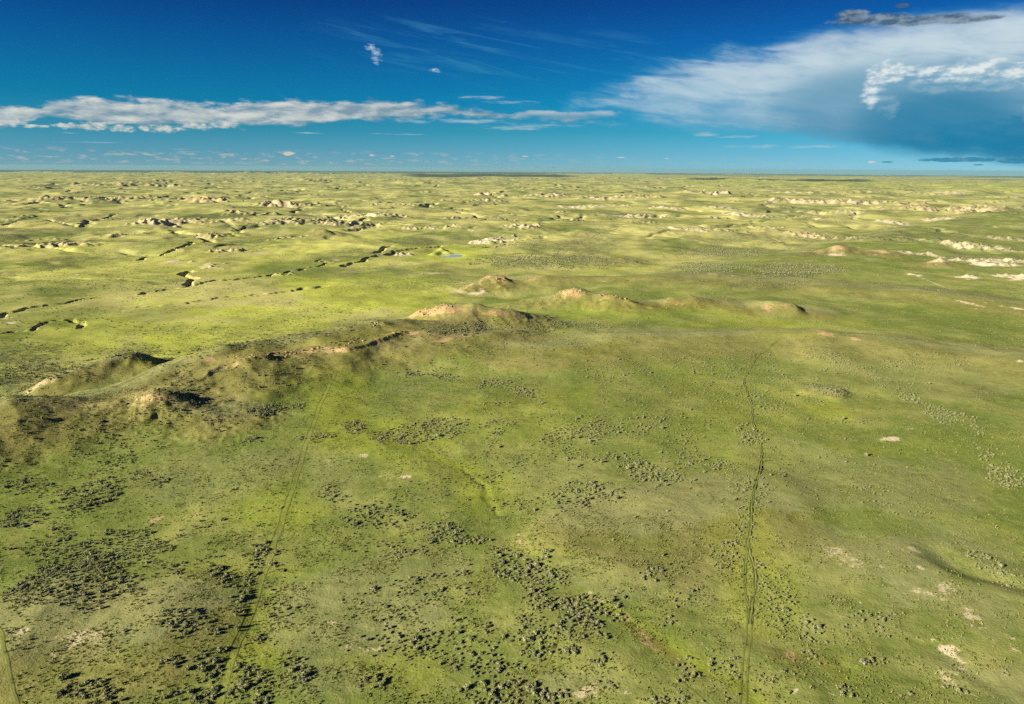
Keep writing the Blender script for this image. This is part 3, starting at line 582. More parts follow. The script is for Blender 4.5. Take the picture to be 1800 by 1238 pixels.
mg, b, _ = new_mat("prairie_ground")
tcg = N.nt.nodes.new('ShaderNodeTexCoord'); P_ = N(tcg.outputs['Object'])
def scaled(x, y, z=1.0):
    n = N.nt.nodes.new('ShaderNodeMapping'); N.put(n.inputs['Vector'], P_); n.inputs['Scale'].default_value = (x, y, z); return N(n.outputs[0])
big = noise(P_, 1 / 140.0, 5, 0.6); mid = noise(P_, 1 / 22.0, 5, 0.62); sml = noise(P_, 1 / 2.6, 4, 0.6); fine = noise(P_, 1 / 0.55, 3, 0.65)
strk = noise(scaled(1 / 9.0, 1 / 3.2), 1.0, 5, 0.6)
lush, dry, bare, pale, rust, pine_cloud_shade, sage, sunlit_meadow = (attr(k) for k in ('lush', 'dry', 'bare', 'pale', 'rust', 'pine_cloud_shade', 'sage', 'sunlit_meadow'))
g = mix(sstep(big + (mid - 0.5) * 0.7, 0.30, 0.70), (0.092, 0.126, 0.027), (0.144, 0.168, 0.048))
g = mix(clamp01(lush + (mid - 0.5) * 1.4) * 0.85, g, (0.160, 0.198, 0.024))
g = mix(clamp01(dry + (mid - 0.5) * 0.9 + (strk - 0.5) * 0.6) * 0.75, g, (0.160, 0.170, 0.080))
g = mix(clamp01(rust + (mid - 0.5) * 0.7) * 0.5, g, (0.130, 0.092, 0.030))
mw_ = clamp01(sunlit_meadow + (mid - 0.5) * 1.1 + (big - 0.5) * 1.2)
g = mix(mw_ * 0.95, g, mix(clamp01(lush + (big - 0.5) * 1.6), (0.305, 0.300, 0.112), (0.310, 0.350, 0.060)))
g = mix(sstep(sml + (fine - 0.5) * 0.8, 0.50, 0.74) * 0.46, g, (0.220, 0.220, 0.085))
g = mix(sstep(sml * 0.5 + strk * 0.5, 0.49, 0.33) * 0.48, g, (0.056, 0.074, 0.016))
g = mix(sage * sstep(noise(P_, 1 / 5.0, 3, 0.7), 0.38, 0.58) * 0.85, g, (0.062, 0.070, 0.042))
soil = mix(sstep(mid + (sml - 0.5) * 0.6, 0.35, 0.65), (0.195, 0.148, 0.070), (0.320, 0.260, 0.140))
soil = mix(rust * 0.42, soil, (0.270, 0.165, 0.078))
soil = mix(pale, soil, mix(sml, (0.29, 0.262, 0.162), (0.44, 0.415, 0.30)))
bm = sstep(bare + (mid - 0.5) * 0.6 + (sml - 0.5) * 1.2 + (fine - 0.5) * 1.1, 0.44, 0.70)
col = mix(bm, g, soil)
col = mix(pine_cloud_shade * sstep(noise(P_, 1 / 14.0, 4, 0.7) + (pine_cloud_shade - 0.5) * 0.5, 0.35, 0.55), col, (0.030, 0.040, 0.022))
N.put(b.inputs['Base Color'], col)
b.inputs['Specular IOR Level'].default_value = 0.0
bump(b, sml * 0.20 + fine * 0.16 + strk * 0.16 + mid * 0.6, 1.0, 0.9)

# ------------------------------------------------------------------ ground meshes cut from one height field
V = np.stack([GX, GY, H], -1).reshape(-1, 3)
ci = np.arange(NC); cn = (ci + 1) % NC
ri = np.arange(NR - 1)
q0 = (ri[:, None] * NC + ci[None, :]); q1 = (ri[:, None] * NC + cn[None, :]); q2 = ((ri + 1)[:, None] * NC + cn[None, :]); q3 = ((ri + 1)[:, None] * NC + ci[None, :])
Q = np.stack([q0, q1, q2, q3], -1).reshape(-1, 4)
FR = REG[:-1, :].reshape(-1)
# smooth normals of the whole field, so that the cuts do not show
Vn = np.zeros((NR, NC, 3))
er = np.stack([np.gradient(GX, axis=0), np.gradient(GY, axis=0), np.gradient(H, axis=0)], -1)
et = np.stack([np.roll(a, -1, 1) - np.roll(a, 1, 1) for a in (GX, GY, H)], -1)
Vn = np.cross(et, er); Vn /= np.linalg.norm(Vn, axis=-1, keepdims=True) + 1e-12
Vn[Vn[..., 2] < 0] *= -1
Vn = Vn.reshape(-1, 3)
def link(o, parent=None):
    scene.collection.objects.link(o)
    if parent is not None: o.parent = parent
    return o
def tag(o, label=None, cat=None, group=None, kind=None):
    for k_, v_ in (('label', label), ('category', cat), ('group', group), ('kind', kind)):
        if v_: o[k_] = v_
    return o
def cut(name, mask, label, kind='structure'):
    f = Q[mask]
    if not len(f): return None
    idx, inv = np.unique(f.reshape(-1), return_inverse=True)
    me = bpy.data.meshes.new(name)
    me.vertices.add(len(idx)); me.vertices.foreach_set('co', V[idx].astype(np.float32).reshape(-1))
    me.loops.add(len(inv)); me.loops.foreach_set('vertex_index', inv.astype(np.int32))
    me.polygons.add(len(f)); me.polygons.foreach_set('loop_start', np.arange(0, len(inv), 4, dtype=np.int32))
    me.polygons.foreach_set('use_smooth', np.ones(len(f), bool))
    me.update(calc_edges=True)
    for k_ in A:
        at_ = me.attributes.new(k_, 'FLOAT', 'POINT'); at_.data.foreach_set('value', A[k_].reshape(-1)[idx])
    me.normals_split_custom_set_from_vertices(Vn[idx].astype(np.float32).tolist())
    me.materials.append(mg)
    o = link(bpy.data.objects.new(name, me))
    return tag(o, label, None, None, kind)
cut('ground', FR == 0, 'near green prairie with sagebrush, cattle trails and bare soil patches')
cut('ridge', FR == 1, 'long grassy ridge with a crumbling rim, left of centre')
hl = {2: 'grassy hill with a dark shaded crest behind the left end of the ridge', 3: 'small dark knob at the right end of the long ridge', 4: 'largest butte, brown and humped, right of the long ridge',
      5: 'tan butte with an orange rim of rock right of the largest butte', 6: 'low tan mound right of the orange rimmed butte', 7: 'low mound with tan bald top on the right', 8: 'butte with a white clay foot behind the largest butte',
      9: 'low swell with a bare tan crest in front of the largest butte', 10: 'small lone tan knob beyond the sagebrush flat', 11: 'far butte pale on its left and dark on its right', 12: 'pale clay butte with a white cone on the right', 13: 'white clay cone right of the pale clay butte'}
for k_, l_ in hl.items(): cut('hill', FR == k_, l_)
cut('badland_terrain', FR == 20, 'scattered bare badland outcrops on the far plain')
cut('plain', FR == 30, 'far green plain of rolling grass cut by gullies')

# pond water
me = bpy.data.meshes.new('pond_water'); vs = [(0, 0, 0)]; n = 48
for i in range(n):
    a = 2 * math.pi * i / n; r_ = 19.0 * (1 + 0.12 * math.sin(2 * a + 1) + 0.07 * math.sin(5 * a))
    vs.append((r_ * math.cos(a), r_ * math.sin(a), 0))
me.from_pydata(vs, [], [(0, i + 1, (i + 1) % n + 1) for i in range(n)])
mw, b, _ = new_mat('pond_water'); b.inputs['Base Color'].default_value = (0.24, 0.30, 0.36, 1); b.inputs['Roughness'].default_value = 0.12; b.inputs['Specular IOR Level'].default_value = 0.5
tcw = N.nt.nodes.new('ShaderNodeTexCoord'); bump(b, noise(N(tcw.outputs['Object']), 0.8, 2), 0.04, 0.5)
me.materials.append(mw); o = link(bpy.data.objects.new('pond_water', me)); o.location = (pond[0], pond[1], PZ - 0.02)
tag(o, 'small pale blue stock pond beside an earth dam', None, None, 'structure')

#DETAIL
# ------------------------------------------------------------------ placing things on the ground
LTH, LRR = TH, RR
def gz(x, y):
    """height of the built ground under points"""
    x = np.asarray(x, float); y = np.asarray(y, float)
    r = np.hypot(x, y); th = np.arctan2(x, y)
    i = np.clip(np.searchsorted(RR, r) - 1, 0, NR - 2); j = np.clip(np.searchsorted(TH, th) - 1, 0, NC - 2)
    u = (r - RR[i]) / (RR[i + 1] - RR[i]); v = (th - TH[j]) / (TH[j + 1] - TH[j])
    return (H[i, j] * (1 - u) + H[i + 1, j] * u) * (1 - v) + (H[i, j + 1] * (1 - u) + H[i + 1, j + 1] * u) * v
def hit(px, py):
    """the place on the built ground seen through a photo pixel"""
    d = ray(px, py); t = np.arange(100, 3000, 0.8)
    P = d[None, :] * t[:, None]; P[:, 2] += CAM_H
    b_ = P[:, 2] < gz(P[:, 0], P[:, 1])
    k_ = int(np.argmax(b_)) if b_.any() else len(t) - 1
    return P[k_]

# ------------------------------------------------------------------ worn tracks: two-wheel track and cattle trails
def ground_mat(name, c1, c2, scale=2.0):
    m, b, _ = new_mat(name); t_ = N.nt.nodes.new('ShaderNodeTexCoord'); p_ = N(t_.outputs['Object'])
    n_ = noise(p_, scale, 4, 0.6); n2_ = noise(p_, scale * 0.12, 3, 0.6)
    N.put(b.inputs['Base Color'], mix(sstep(n_ * 0.6 + n2_ * 0.4, 0.35, 0.65), c1, c2)); bump(b, n_ * 0.08, 1.0, 0.8)
    return m
m_berm = ground_mat('track_grass', (0.070, 0.092, 0.016), (0.13, 0.145, 0.034), 0.8)
m_dirt = ground_mat('track_dirt', (0.062, 0.078, 0.018), (0.15, 0.145, 0.05), 0.35)
def smooth_line(pts, step=0.7, wob=0.35, seed=1):
    P = np.array([hit(*p)[:2] for p in pts]); out_ = []
    for i in range(len(P) - 1):
        p0, p1, p2, p3 = P[max(i - 1, 0)], P[i], P[i + 1], P[min(i + 2, len(P) - 1)]
        n_ = max(int(np.linalg.norm(p2 - p1) / step), 2)
        for t_ in np.linspace(0, 1, n_, endpoint=False):
            out_.append(0.5 * ((2 * p1) + (-p0 + p2) * t_ + (2 * p0 - 5 * p1 + 4 * p2 - p3) * t_ ** 2 + (-p0 + 3 * p1 - 3 * p2 + p3) * t_ ** 3))
    q = np.array(out_)
    q[:, 0] += fbm(q[:, 0], q[:, 1], 12.0, 3, 700 + seed) * wob; q[:, 1] += fbm(q[:, 0], q[:, 1], 12.0, 3, 720 + seed) * wob
    return q
def rut(name, line, off, half=0.22, berm=0.3, hgt=0.13, parent=None):
    """a worn groove between two low grassy lips, laid on the ground"""
    t_ = np.gradient(line, axis=0); t_ /= np.linalg.norm(t_, axis=1, keepdims=True) + 1e-9
    n_ = np.stack([t_[:, 1], -t_[:, 0]], 1)
    prof = [(-half - berm - 0.30, -0.05), (-half - berm, hgt), (-half, hgt * 0.7), (-half * 0.6, 0.03), (half * 0.6, 0.03), (half, hgt * 0.6), (half + berm, hgt * 0.8), (half + berm + 0.30, -0.05)]
    k_ = len(prof); vs_ = []
    var = np.clip(0.75 + 1.8 * fbm(line[:, 0], line[:, 1], 4.0, 3, 740), 0.0, 2.0)
    for o_, z_ in prof:
        p_ = line + n_ * (off + o_ * (0.85 + 0.15 * var[:, None]))
        vs_.append(np.stack([p_[:, 0], p_[:, 1], gz(p_[:, 0], p_[:, 1]) + (0.0002 if off == 0.0 else 0.00006) * np.hypot(p_[:, 0], p_[:, 1]) + z_ * np.where(z_ > 0.05, var, 1.0)], 1))
    vs_ = np.stack(vs_, 1).reshape(-1, 3); L_ = len(line)
    fs = [(i * k_ + j, (i + 1) * k_ + j, (i + 1) * k_ + j + 1, i * k_ + j + 1) for i in range(L_ - 1) for j in range(k_ - 1)]
    fs = [f[::-1] for f in fs] if True else fs
    me_ = bpy.data.meshes.new(name); me_.from_pydata(vs_.tolist(), [], fs); me_.materials.append(m_berm); me_.materials.append(m_dirt)
    mi = np.tile(np.array([0, 0, 1, 1, 1, 0, 0][:k_ - 1]), L_ - 1); me_.polygons.foreach_set('material_index', mi.astype(np.int32))
    me_.polygons.foreach_set('use_smooth', np.ones(len(fs), bool)); me_.update()
    # faces look up
    if me_.polygons[0].normal.z < 0: me_.flip_normals()
    return link(bpy.data.objects.new(name, me_), parent)
def track(name, pts, offs, label, half=0.2, hgt=0.12, seed=1, wob=0.35, berm=0.28):
    ln = smooth_line(pts, 0.7, wob, seed)
    e_ = bpy.data.objects.new(name, None); link(e_); tag(e_, label, None, None, 'structure')
    for o_ in offs: rut('rut', ln, o_, half, berm, hgt, e_)
    return ln
T1 = track('track', [(590, 652), (570, 695), (548, 752), (528, 812), (507, 878), (494, 920), (480, 960), (463, 1008), (446, 1060), (428, 1108), (414, 1140), (400, 1180), (388, 1225), (380, 1260), (370, 1300)], (-0.85, 0.85), 'faint two wheel track running straight through the sagebrush on the left', 0.075, 0.025, 1, 0.3, 0.08)
T2 = track('path', [(1364, 600), (1350, 614), (1334, 626), (1320, 646), (1308, 668), (1312, 690), (1321, 715), (1323, 740), (1330, 768), (1338, 795), (1334, 835), (1322, 872), (1318, 905), (1317, 950), (1320, 985), (1326, 1015), (1327, 1040), (1322, 1065), (1317, 1100)], (0.0,), 'dark winding cattle trail on the right', 0.20, 0.15, 2, 0.5, 0.18)
T3 = track('path', [(1317, 955), (1311, 990), (1309, 1020), (1312, 1050), (1317, 1085)], (0.0,), 'short side loop of the winding cattle trail', 0.12, 0.09, 3, 0.35, 0.13)
T4 = track('track', [(1318, 1078), (1317, 1110), (1313, 1150), (1310, 1190), (1306, 1240), (1304, 1290)], (-0.55, 0.55), 'two wheel track at the foot of the winding cattle trail', 0.075, 0.03, 4, 0.3, 0.08)
T5 = track('path', [(-10, 1090), (4, 1125), (12, 1160), (20, 1200), (30, 1245), (36, 1290)], (0.0,), 'narrow trail in the bottom left corner', 0.11, 0.05, 5, 0.4, 0.11)
T6 = track('path', [(981, 1068), (983, 1100), (978, 1130), (962, 1165), (940, 1192), (918, 1215)], (0.0,), 'thin trail curving below the dense sagebrush in the middle', 0.07, 0.04, 6, 0.2, 0.1)
T7 = track('path', [(1195, 1200), (1225, 1222), (1250, 1245), (1270, 1270)], (0.0,), 'short trail at the bottom right of the middle', 0.08, 0.05, 7, 0.2, 0.12)

# ------------------------------------------------------------------ sagebrush
mf, b, _ = new_mat('sagebrush_leaves')
oi = N.nt.nodes.new('ShaderNodeObjectInfo'); rnd = N(oi.outputs['Random'])
tcs = N.nt.nodes.new('ShaderNodeTexCoord'); p_ = N(tcs.outputs['Object'])
nn = noise(p_, 5.0, 3, 0.6)
cA = mix(sstep(nn, 0.35, 0.65), (0.068, 0.082, 0.040), (0.235, 0.240, 0.150))
cB = mix(sstep(nn, 0.35, 0.65), (0.074, 0.094, 0.028), (0.225, 0.235, 0.100))
N.put(b.inputs['Base Color'], mix(rnd, cA, cB)); b.inputs['Roughness'].default_value = 0.8
m_stem, b, _ = new_mat('sagebrush_wood'); b.inputs['Base Color'].default_value = (0.09, 0.07, 0.05, 1)
def shrub_mesh(k_, leaves=110):
    """a woody dome of many small leaf clumps on short stems, one metre wide"""
    r_ = random.Random(40 + k_); vs_ = []; fs_ = []; mi = []
    lobes = [(r_.uniform(-.26, .26), r_.uniform(-.26, .26), r_.uniform(.20, .42), r_.uniform(.20, .34)) for _ in range(6)]
    for lx, ly, lz, lr in lobes:                 # stems
        a = r_.uniform(0, 6.28); w = 0.02
        i = len(vs_); vs_ += [(w, 0, -0.08), (-w, w, -0.08), (-w, -w, -0.08), (lx, ly, lz)]
        fs_ += [(i, i + 1, i + 3), (i + 1, i + 2, i + 3), (i + 2, i, i + 3)]; mi += [1, 1, 1]
        # inner mass of the lobe: a rough eight-sided crown
        i = len(vs_); vs_.append((lx, ly, lz + lr * 0.8))
        for ring, (zz, rr_) in enumerate(((0.45, 0.62), (-0.25, 0.85), (-0.95, 0.45))):
            for q in range(7):
                t_ = 6.283 * q / 7 + ring * 0.4; f_ = rr_ * lr * r_.uniform(.75, 1.15)
                vs_.append((lx + f_ * math.cos(t_), ly + f_ * math.sin(t_), max(lz + zz * lr * r_.uniform(.8, 1.2), 0.0)))
        for q in range(7):
            fs_.append((i, i + 1 + q, i + 1 + (q + 1) % 7)); mi.append(0)
            for ring in range(2):
                o1 = i + 1 + ring * 7; fs_.append((o1 + q, o1 + 7 + q, o1 + 7 + (q + 1) % 7, o1 + (q + 1) % 7)); mi.append(0)
    for _ in range(leaves):                      # leaf sprays standing out of the mass
        lx, ly, lz, lr = r_.choice(lobes); t_ = r_.uniform(0, 6.283); e_ = math.asin(r_.uniform(-.2, 1))
        d = Vector((math.cos(t_) * math.cos(e_), math.sin(t_) * math.cos(e_), math.sin(e_)))
        c_ = Vector((lx, ly, lz)) + d * lr * r_.uniform(.75, 1.0)
        if c_.z < 0.03: continue
        s_ = r_.uniform(.035, .07); u_ = d.orthogonal().normalized(); u_.rotate(Matrix.Rotation(r_.uniform(0, 6.28), 3, d)); v_ = d.cross(u_)
        tip = c_ + d * s_ * 2.4
        i = len(vs_); vs_ += [tuple(c_ + u_ * s_), tuple(c_ - u_ * s_), tuple(tip + v_ * s_ * .5), tuple(c_ + v_ * s_)]
        fs_ += [(i, i + 1, i + 2), (i, i + 3, i + 2)]; mi += [0, 0]
    me_ = bpy.data.meshes.new('sagebrush'); me_.from_pydata(vs_, [], fs_); me_.materials.append(mf); me_.materials.append(m_stem)
    me_.polygons.foreach_set('material_index', mi); me_.update()
    return me_
SHR = [shrub_mesh(k_) for k_ in range(5)]

# patches of sagebrush seen in the photograph: x, y, rx, ry, angle, share of cover, size
LA = 'bottom left'; 
PAT = [(138, 1022, 104, 34, 8, 1, 1), (160, 982, 175, 40, 6, .72, .92), (60, 1050, 70, 18, 6, .6, .95), (41, 908, 44, 14, 8, 1, .95), (132, 888, 38, 10, 10, 1, .95), (98, 927, 22, 10, 0, .7, .9), (265, 960, 55, 18, -15, .9, .9), (295, 1002, 24, 12, 0, .9, .95), (323, 1092, 38, 26, -20, 1, 1.1), (384, 1108, 26, 12, 10, .9, 1.1), (388, 1012, 30, 14, -25, 1, 1), (458, 978, 26, 22, 20, 1, 1),
       (427, 1078, 22, 40, -12, 1, 1.1), (444, 1030, 20, 26, -10, .8, 1), (370, 1170, 45, 30, -10, 1, 1.15), (300, 1162, 34, 7, 8, .8, 1.1), (438, 1208, 28, 34, -15, 1, 1.15), (170, 1222, 48, 18, -15, .9, 1.15), (295, 1228, 45, 10, 8, 1, 1.15), (360, 1228, 26, 14, 0, .8, 1.15), (520, 1170, 24, 28, 10, .7, 1), (460, 923, 26, 6, 12, 1, .95), (500, 1063, 14, 8, 0, .9, 1), (453, 1127, 16, 9, 10, .9, 1), (16, 1110, 24, 6, 12, .9, 1.05), (480, 1040, 60, 50, 0, .16, .8), (230, 1115, 60, 12, 0, .2, 1),
       (658, 902, 60, 20, 5, .7, .9), (775, 930, 34, 15, -15, .9, .95), (820, 952, 46, 9, -5, 1, 1), (880, 967, 30, 17, -30, 1, 1), (920, 1008, 48, 20, -25, 1, 1), (980, 1013, 24, 12, -15, 1, 1), (955, 978, 12, 10, 0, 1, 1), (938, 1053, 32, 18, -15, .95, 1), (1020, 1066, 54, 20, -5, 1, 1.05), (1022, 1100, 44, 20, -5, 1, 1.05), (1082, 1090, 20, 7, 5, 1, 1), (706, 976, 28, 8, 8, 1, .95), (718, 1038, 30, 11, 10, 1, .95), (712, 1135, 68, 27, -8, .75, 1), (925, 1120, 56, 38, 0, .85, 1.05), (850, 1138, 54, 42, 0, .5, 1), (878, 1178, 50, 14, 10, .9, 1.05), (895, 1222, 86, 20, 0, .85, 1.1),
       (656, 1202, 28, 14, 20, .9, 1), (1053, 1163, 22, 9, 10, .9, 1.05), (1064, 1203, 14, 10, -20, 1, 1), (1003, 1143, 18, 7, 5, .8, 1), (1173, 1094, 28, 13, -10, .7, .95), (1147, 1010, 22, 11, 10, .7, .9), (1175, 1230, 28, 12, 5, .8, 1.05), (807, 1008, 22, 6, 0, 1, .95), (760, 1060, 90, 16, 15, .3, .9), (660, 960, 60, 14, 0, .15, .8), (730, 1020, 90, 8, 14, .5, .9), (740, 875, 80, 30, 0, .12, .8),
       (1275, 973, 25, 27, -30, 1, .75), (1305, 912, 32, 36, 0, .8, .65), (1362, 1028, 34, 54, 25, .85, .65), (1410, 1106, 44, 18, -25, 1, .8), (1422, 1150, 14, 9, 0, 1, .95), (1750, 1005, 60, 16, -25, .9, .85), (1535, 1095, 50, 26, -10, .35, .9), (1363, 1190, 32, 10, 5, .8, 1), (1285, 1172, 38, 25, 0, .45, .95), (1212, 1180, 20, 18, 0, .8, 1), (1484, 1216, 22, 14, -30, .8, 1), (1540, 1165, 24, 8, -10, .5, 1), (1790, 1195, 30, 12, -20, .6, 1), (1650, 1215, 60, 10, 5, .2, 1), (1215, 1043, 20, 8, 0, .7, .9), (1212, 1060, 30, 8, 0, .3, .9), (1340, 1060, 60, 60, 0, .2, .6), (1330, 1220, 100, 16, 0, .15, 1),
       (470, 721, 44, 8, 5, .9, 1), (520, 714, 14, 5, 0, .9, 1), (438, 776, 16, 5, 10, 1, .95), (560, 768, 44, 6, 5, .7, .95), (166, 872, 76, 22, 18, .65, .95), (40, 852, 44, 14, 5, .55, .95), (200, 822, 40, 16, 20, .4, .95), (587, 868, 20, 15, 0, .6, .9), (272, 850, 24, 8, 10, .7, .95), (340, 690, 70, 34, -30, .28, .9), (180, 760, 120, 30, -10, .16, .9), (300, 720, 90, 30, 0, .22, .9), (120, 800, 120, 14, 10, .12, .9), (390, 745, 22, 18, 0, .45, .95), (470, 660, 90, 20, 10, .14, .9), (500, 630, 160, 12, 12, .12, .9),
       (750, 754, 84, 17, 9, .85, .95), (618, 754, 22, 14, 0, .8, .95), (724, 660, 16, 6, 0, .9, .95), (775, 663, 26, 8, -8, .8, .95), (870, 675, 34, 9, 8, .7, .9), (918, 692, 26, 9, -20, .8, .9), (885, 710, 26, 4, 0, .6, .9), (876, 762, 14, 6, 0, 1, .95), (884, 743, 22, 4, 0, .7, .95), (990, 774, 48, 24, -15, .5, .85), (1035, 764, 50, 24, 5, .6, .85), (1130, 755, 38, 11, 0, .6, .85), (1130, 832, 68, 22, -8, .75, .95), (1035, 870, 48, 20, 5, 1, .95), (1160, 835, 44, 16, 0, .95, .95), (1190, 800, 50, 30, 0, .35, .85), (860, 790, 30, 20, 0, .2, .9), (1070, 740, 120, 16, 0, .2, .8), (900, 830, 60, 30, 0, .15, .8), (930, 890, 60, 16, 0, .3, .9),
       (830, 577, 90, 10, 5, .6, .9), (1000, 570, 110, 10, 3, .4, .8), (940, 605, 160, 20, 0, .1, .8), (1090, 650, 80, 20, 4, .28, .75), (800, 640, 140, 20, 5, .1, .8), (1470, 635, 60, 16, -22, .5, .8), (1320, 712, 40, 24, 0, .5, .75), (1317, 762, 22, 14, 0, .9, .85), (1603, 702, 22, 9, -20, .9, .85), (1650, 726, 36, 12, -25, .7, .85), (1700, 745, 50, 12, -25, .4, .8), (1775, 832, 30, 20, -20, .8, .85), (1735, 805, 20, 12, -15, .5, .8), (1273, 817, 22, 8, 0, .8, .85), (1308, 868, 30, 34, 0, .5, .7), (1465, 688, 22, 8, 0, .7, .85), (1400, 690, 80, 40, 0, .18, .75), (1500, 740, 40, 6, 0, .3, .8), (1500, 800, 60, 20, 0, .06, .8),
       (1630, 640, 100, 14, 0, .3, .75), (1560, 680, 60, 12, 5, .3, .75), (1250, 640, 120, 26, 0, .22, .75), (1530, 860, 40, 8, -10, .4, .8), (1600, 900, 60, 12, -10, .12, .8), (1460, 800, 20, 6, -20, .5, .8), (1380, 800, 40, 60, 0, .1, .6), (1250, 700, 140, 60, 0, .12, .7),
       (960, 459, 110, 11, 0, .9, 1.35), (1270, 443, 60, 9, 0, .85, 1.35), (1400, 474, 74, 10, 0, .95, 1.35), (1250, 470, 60, 8, 0, .8, 1.35), (50, 640, 80, 44, 5, .4, 1), (225, 618, 70, 11, 5, .5, .95), (450, 600, 180, 14, 8, .25, .9), (180, 500, 220, 16, 0, .16, 1), (720, 500, 120, 12, 3, .2, 1), (530, 555, 140, 18, 5, .2, .95), (330, 580, 160, 14, 0, .2, .95), (740, 426, 40, 6, 0, .5, 1), (920, 432, 70, 5, 0, .45, 1), (1350, 500, 120, 6, 0, .35, 1), (100, 560, 100, 20, 0, .15, 1)]
def scatter(r0, r1, rho, az0=40.5):
    """candidate places over the fan in view, rho per square metre"""
    a0 = R(az0); area = a0 * (r1 * r1 - r0 * r0); n_ = int(area * rho)
    r_ = np.sqrt(rng.uniform(r0 * r0, r1 * r1, n_)); t_ = rng.uniform(-a0, a0, n_)
    return r_ * np.sin(t_), r_ * np.cos(t_)
def clean(x, y, w=1.0):
    """False where a track runs"""
    ok = np.ones(len(x), bool)
    for L_, hw in ((T1, 1.15), (T2, .6), (T3, .5), (T4, .9), (T5, .7), (T6, .4), (T7, .4)):
        m_ = (x > L_[:, 0].min() - 3) & (x < L_[:, 0].max() + 3) & (y > L_[:, 1].min() - 3) & (y < L_[:, 1].max() + 3) & ok
        ii = np.nonzero(m_)[0]
        for c_ in range(0, len(ii), 4000):
            q = ii[c_:c_ + 4000]; d = np.min((x[q, None] - L_[None, ::2, 0]) ** 2 + (y[q, None] - L_[None, ::2, 1]) ** 2, axis=1)
            ok[q[d < (hw * w) ** 2]] = False
    return ok
SX, SY, SS, SP = [], [], [], []
for r0, r1, rho in ((96, 460, 2.6), (460, 1600, 0.6)):
    x, y = scatter(r0, r1, rho); z = gz(x, y); px, py = project(x, y, z)
    n1_ = fbm(x, y, 16.0, 4, 801, 0.6); n2_ = fbm(x, y, 45.0, 3, 811); n3_ = fbm(x, y, 5.0, 2, 821)
    dens_ = (0.016 if r0 < 400 else 0.012) + (0.032 + 0.14 * (r0 > 400)) * ss(n2_ + 0.6 * n1_, -0.05, 0.6); size = np.full(len(x), 0.56 if r0 < 400 else 0.95); pid = np.full(len(x), -1)
    for k_, (cx, cy, rx, ry, an, v, sz) in enumerate(PAT):
        m_ = (np.abs(px - cx) < rx * 1.8) & (np.abs(py - cy) < ry * 1.8 + rx * 0.5)
        if not m_.any(): continue
        a = math.radians(an); dx, dy = px[m_] - cx, py[m_] - cy
        e_ = 1 - np.hypot((dx * math.cos(a) - dy * math.sin(a)) / rx / 1.08, (dx * math.sin(a) + dy * math.cos(a)) / ry / 1.12) + n1_[m_] * 0.62 + n3_[m_] * 0.35
        dv = v * (0.95 if v > .6 else 0.8) * ss(e_, -0.15, 0.4)
        dens_m = dens_[m_]; up = dv > dens_m
        dens_[m_] = np.where(up, dv, dens_m); sm_ = size[m_]; size[m_] = np.where(up, sz, sm_); pm = pid[m_]; pid[m_] = np.where(up, k_, pm)
    keep = rng.uniform(0, 1, len(x)) < dens_ * (0.6 if r0 < 400 else 0.55)
    kk = np.nonzero(keep)[0]; cell = np.floor(x[kk] / 0.85).astype(np.int64) * 100003 + np.floor(y[kk] / 0.85).astype(np.int64)
    _, first = np.unique(cell, return_index=True); keep = np.zeros(len(x), bool); keep[kk[first]] = True; keep &= clean(x, y)
    SX.append(x[keep]); SY.append(y[keep]); SP.append(pid[keep])
    s_ = size[keep] * rng.lognormal(0.0, 0.34, keep.sum()) * 0.70; SS.append(np.clip(s_, 0.28, 2.0) * np.where(pid[keep] < 0, 0.85, 1))
SX, SY, SS, SP = map(np.concatenate, (SX, SY, SS, SP)); SZ = gz(SX, SY)
pond_d = np.hypot(SX - pond[0], SY - pond[1]); k_ = pond_d > 30; SX, SY, SS, SP, SZ = SX[k_], SY[k_], SS[k_], SP[k_], SZ[k_]
SPX, SPY = project(SX, SY, SZ)
dist = np.sqrt(SX ** 2 + SY ** 2 + (SZ - CAM_H) ** 2)
inside = (SPX > 6) & (SPX < 1794) & (SPY > 6) & (SPY < 1230)
score = np.where(inside, SS / dist, 0); order = np.argsort(-score); single = order[:290]
print('shrubs', len(SX))
PLACE = []
def patch_name(k_):
    """plain words for a patch of the list, by what one finds next to it"""
    cx, cy = PAT[k_][0], PAT[k_][1]
    side = 'left of' if cx < 340 else None
    if cx < 120: return 'the thicket by the corner trail, bottom left'
    if cx < 240: return 'the thicket right of the corner trail, bottom left'
    if cx < 345: return 'the small thicket between corner trail and left track'
    if cx < 400: return 'the thicket just left of the left track'
    if cx < 480: return 'the thicket crossed by the left track'
    if cx < 600: return 'the thicket just right of the left track'
    if cx < 690: return 'the small thicket at the bottom, left of middle'
    if cx < 800: return 'the arched thicket left of the middle'
    if cx < 990: return 'the wide thicket at the bottom middle'
    if cx < 1100: return 'the thicket right of the thin curved trail'
    if cx < 1240: return 'the thicket left of the right track'
    if cx < 1330: return 'the thicket touching the right track'
    if cx < 1450: return 'the thicket right of the right track'
    return 'the thin thicket in the bottom right corner'
def lone_name(px):
    for lim_, nm in ((110, 'near the corner trail, bottom left'), (380, 'on dry grass left of the left track'), (640, 'on grass right of the left track'), (980, 'on open grass near the bottom middle'), (1300, 'on open grass left of the right track'), (1500, 'on grass right of the right track')):
        if px < lim_: return nm
    return 'on pale grass, bottom right'
med = np.median(SS[single]); names = {}
ext = {}
for i in single:
    if SP[i] >= 0: ext.setdefault(patch_name(SP[i]), []).append((SPX[i], SPY[i]))
ext = {k_: (np.percentile([p[0] for p in v], [33, 67]), np.percentile([p[1] for p in v], [33, 67])) for k_, v in ext.items()}
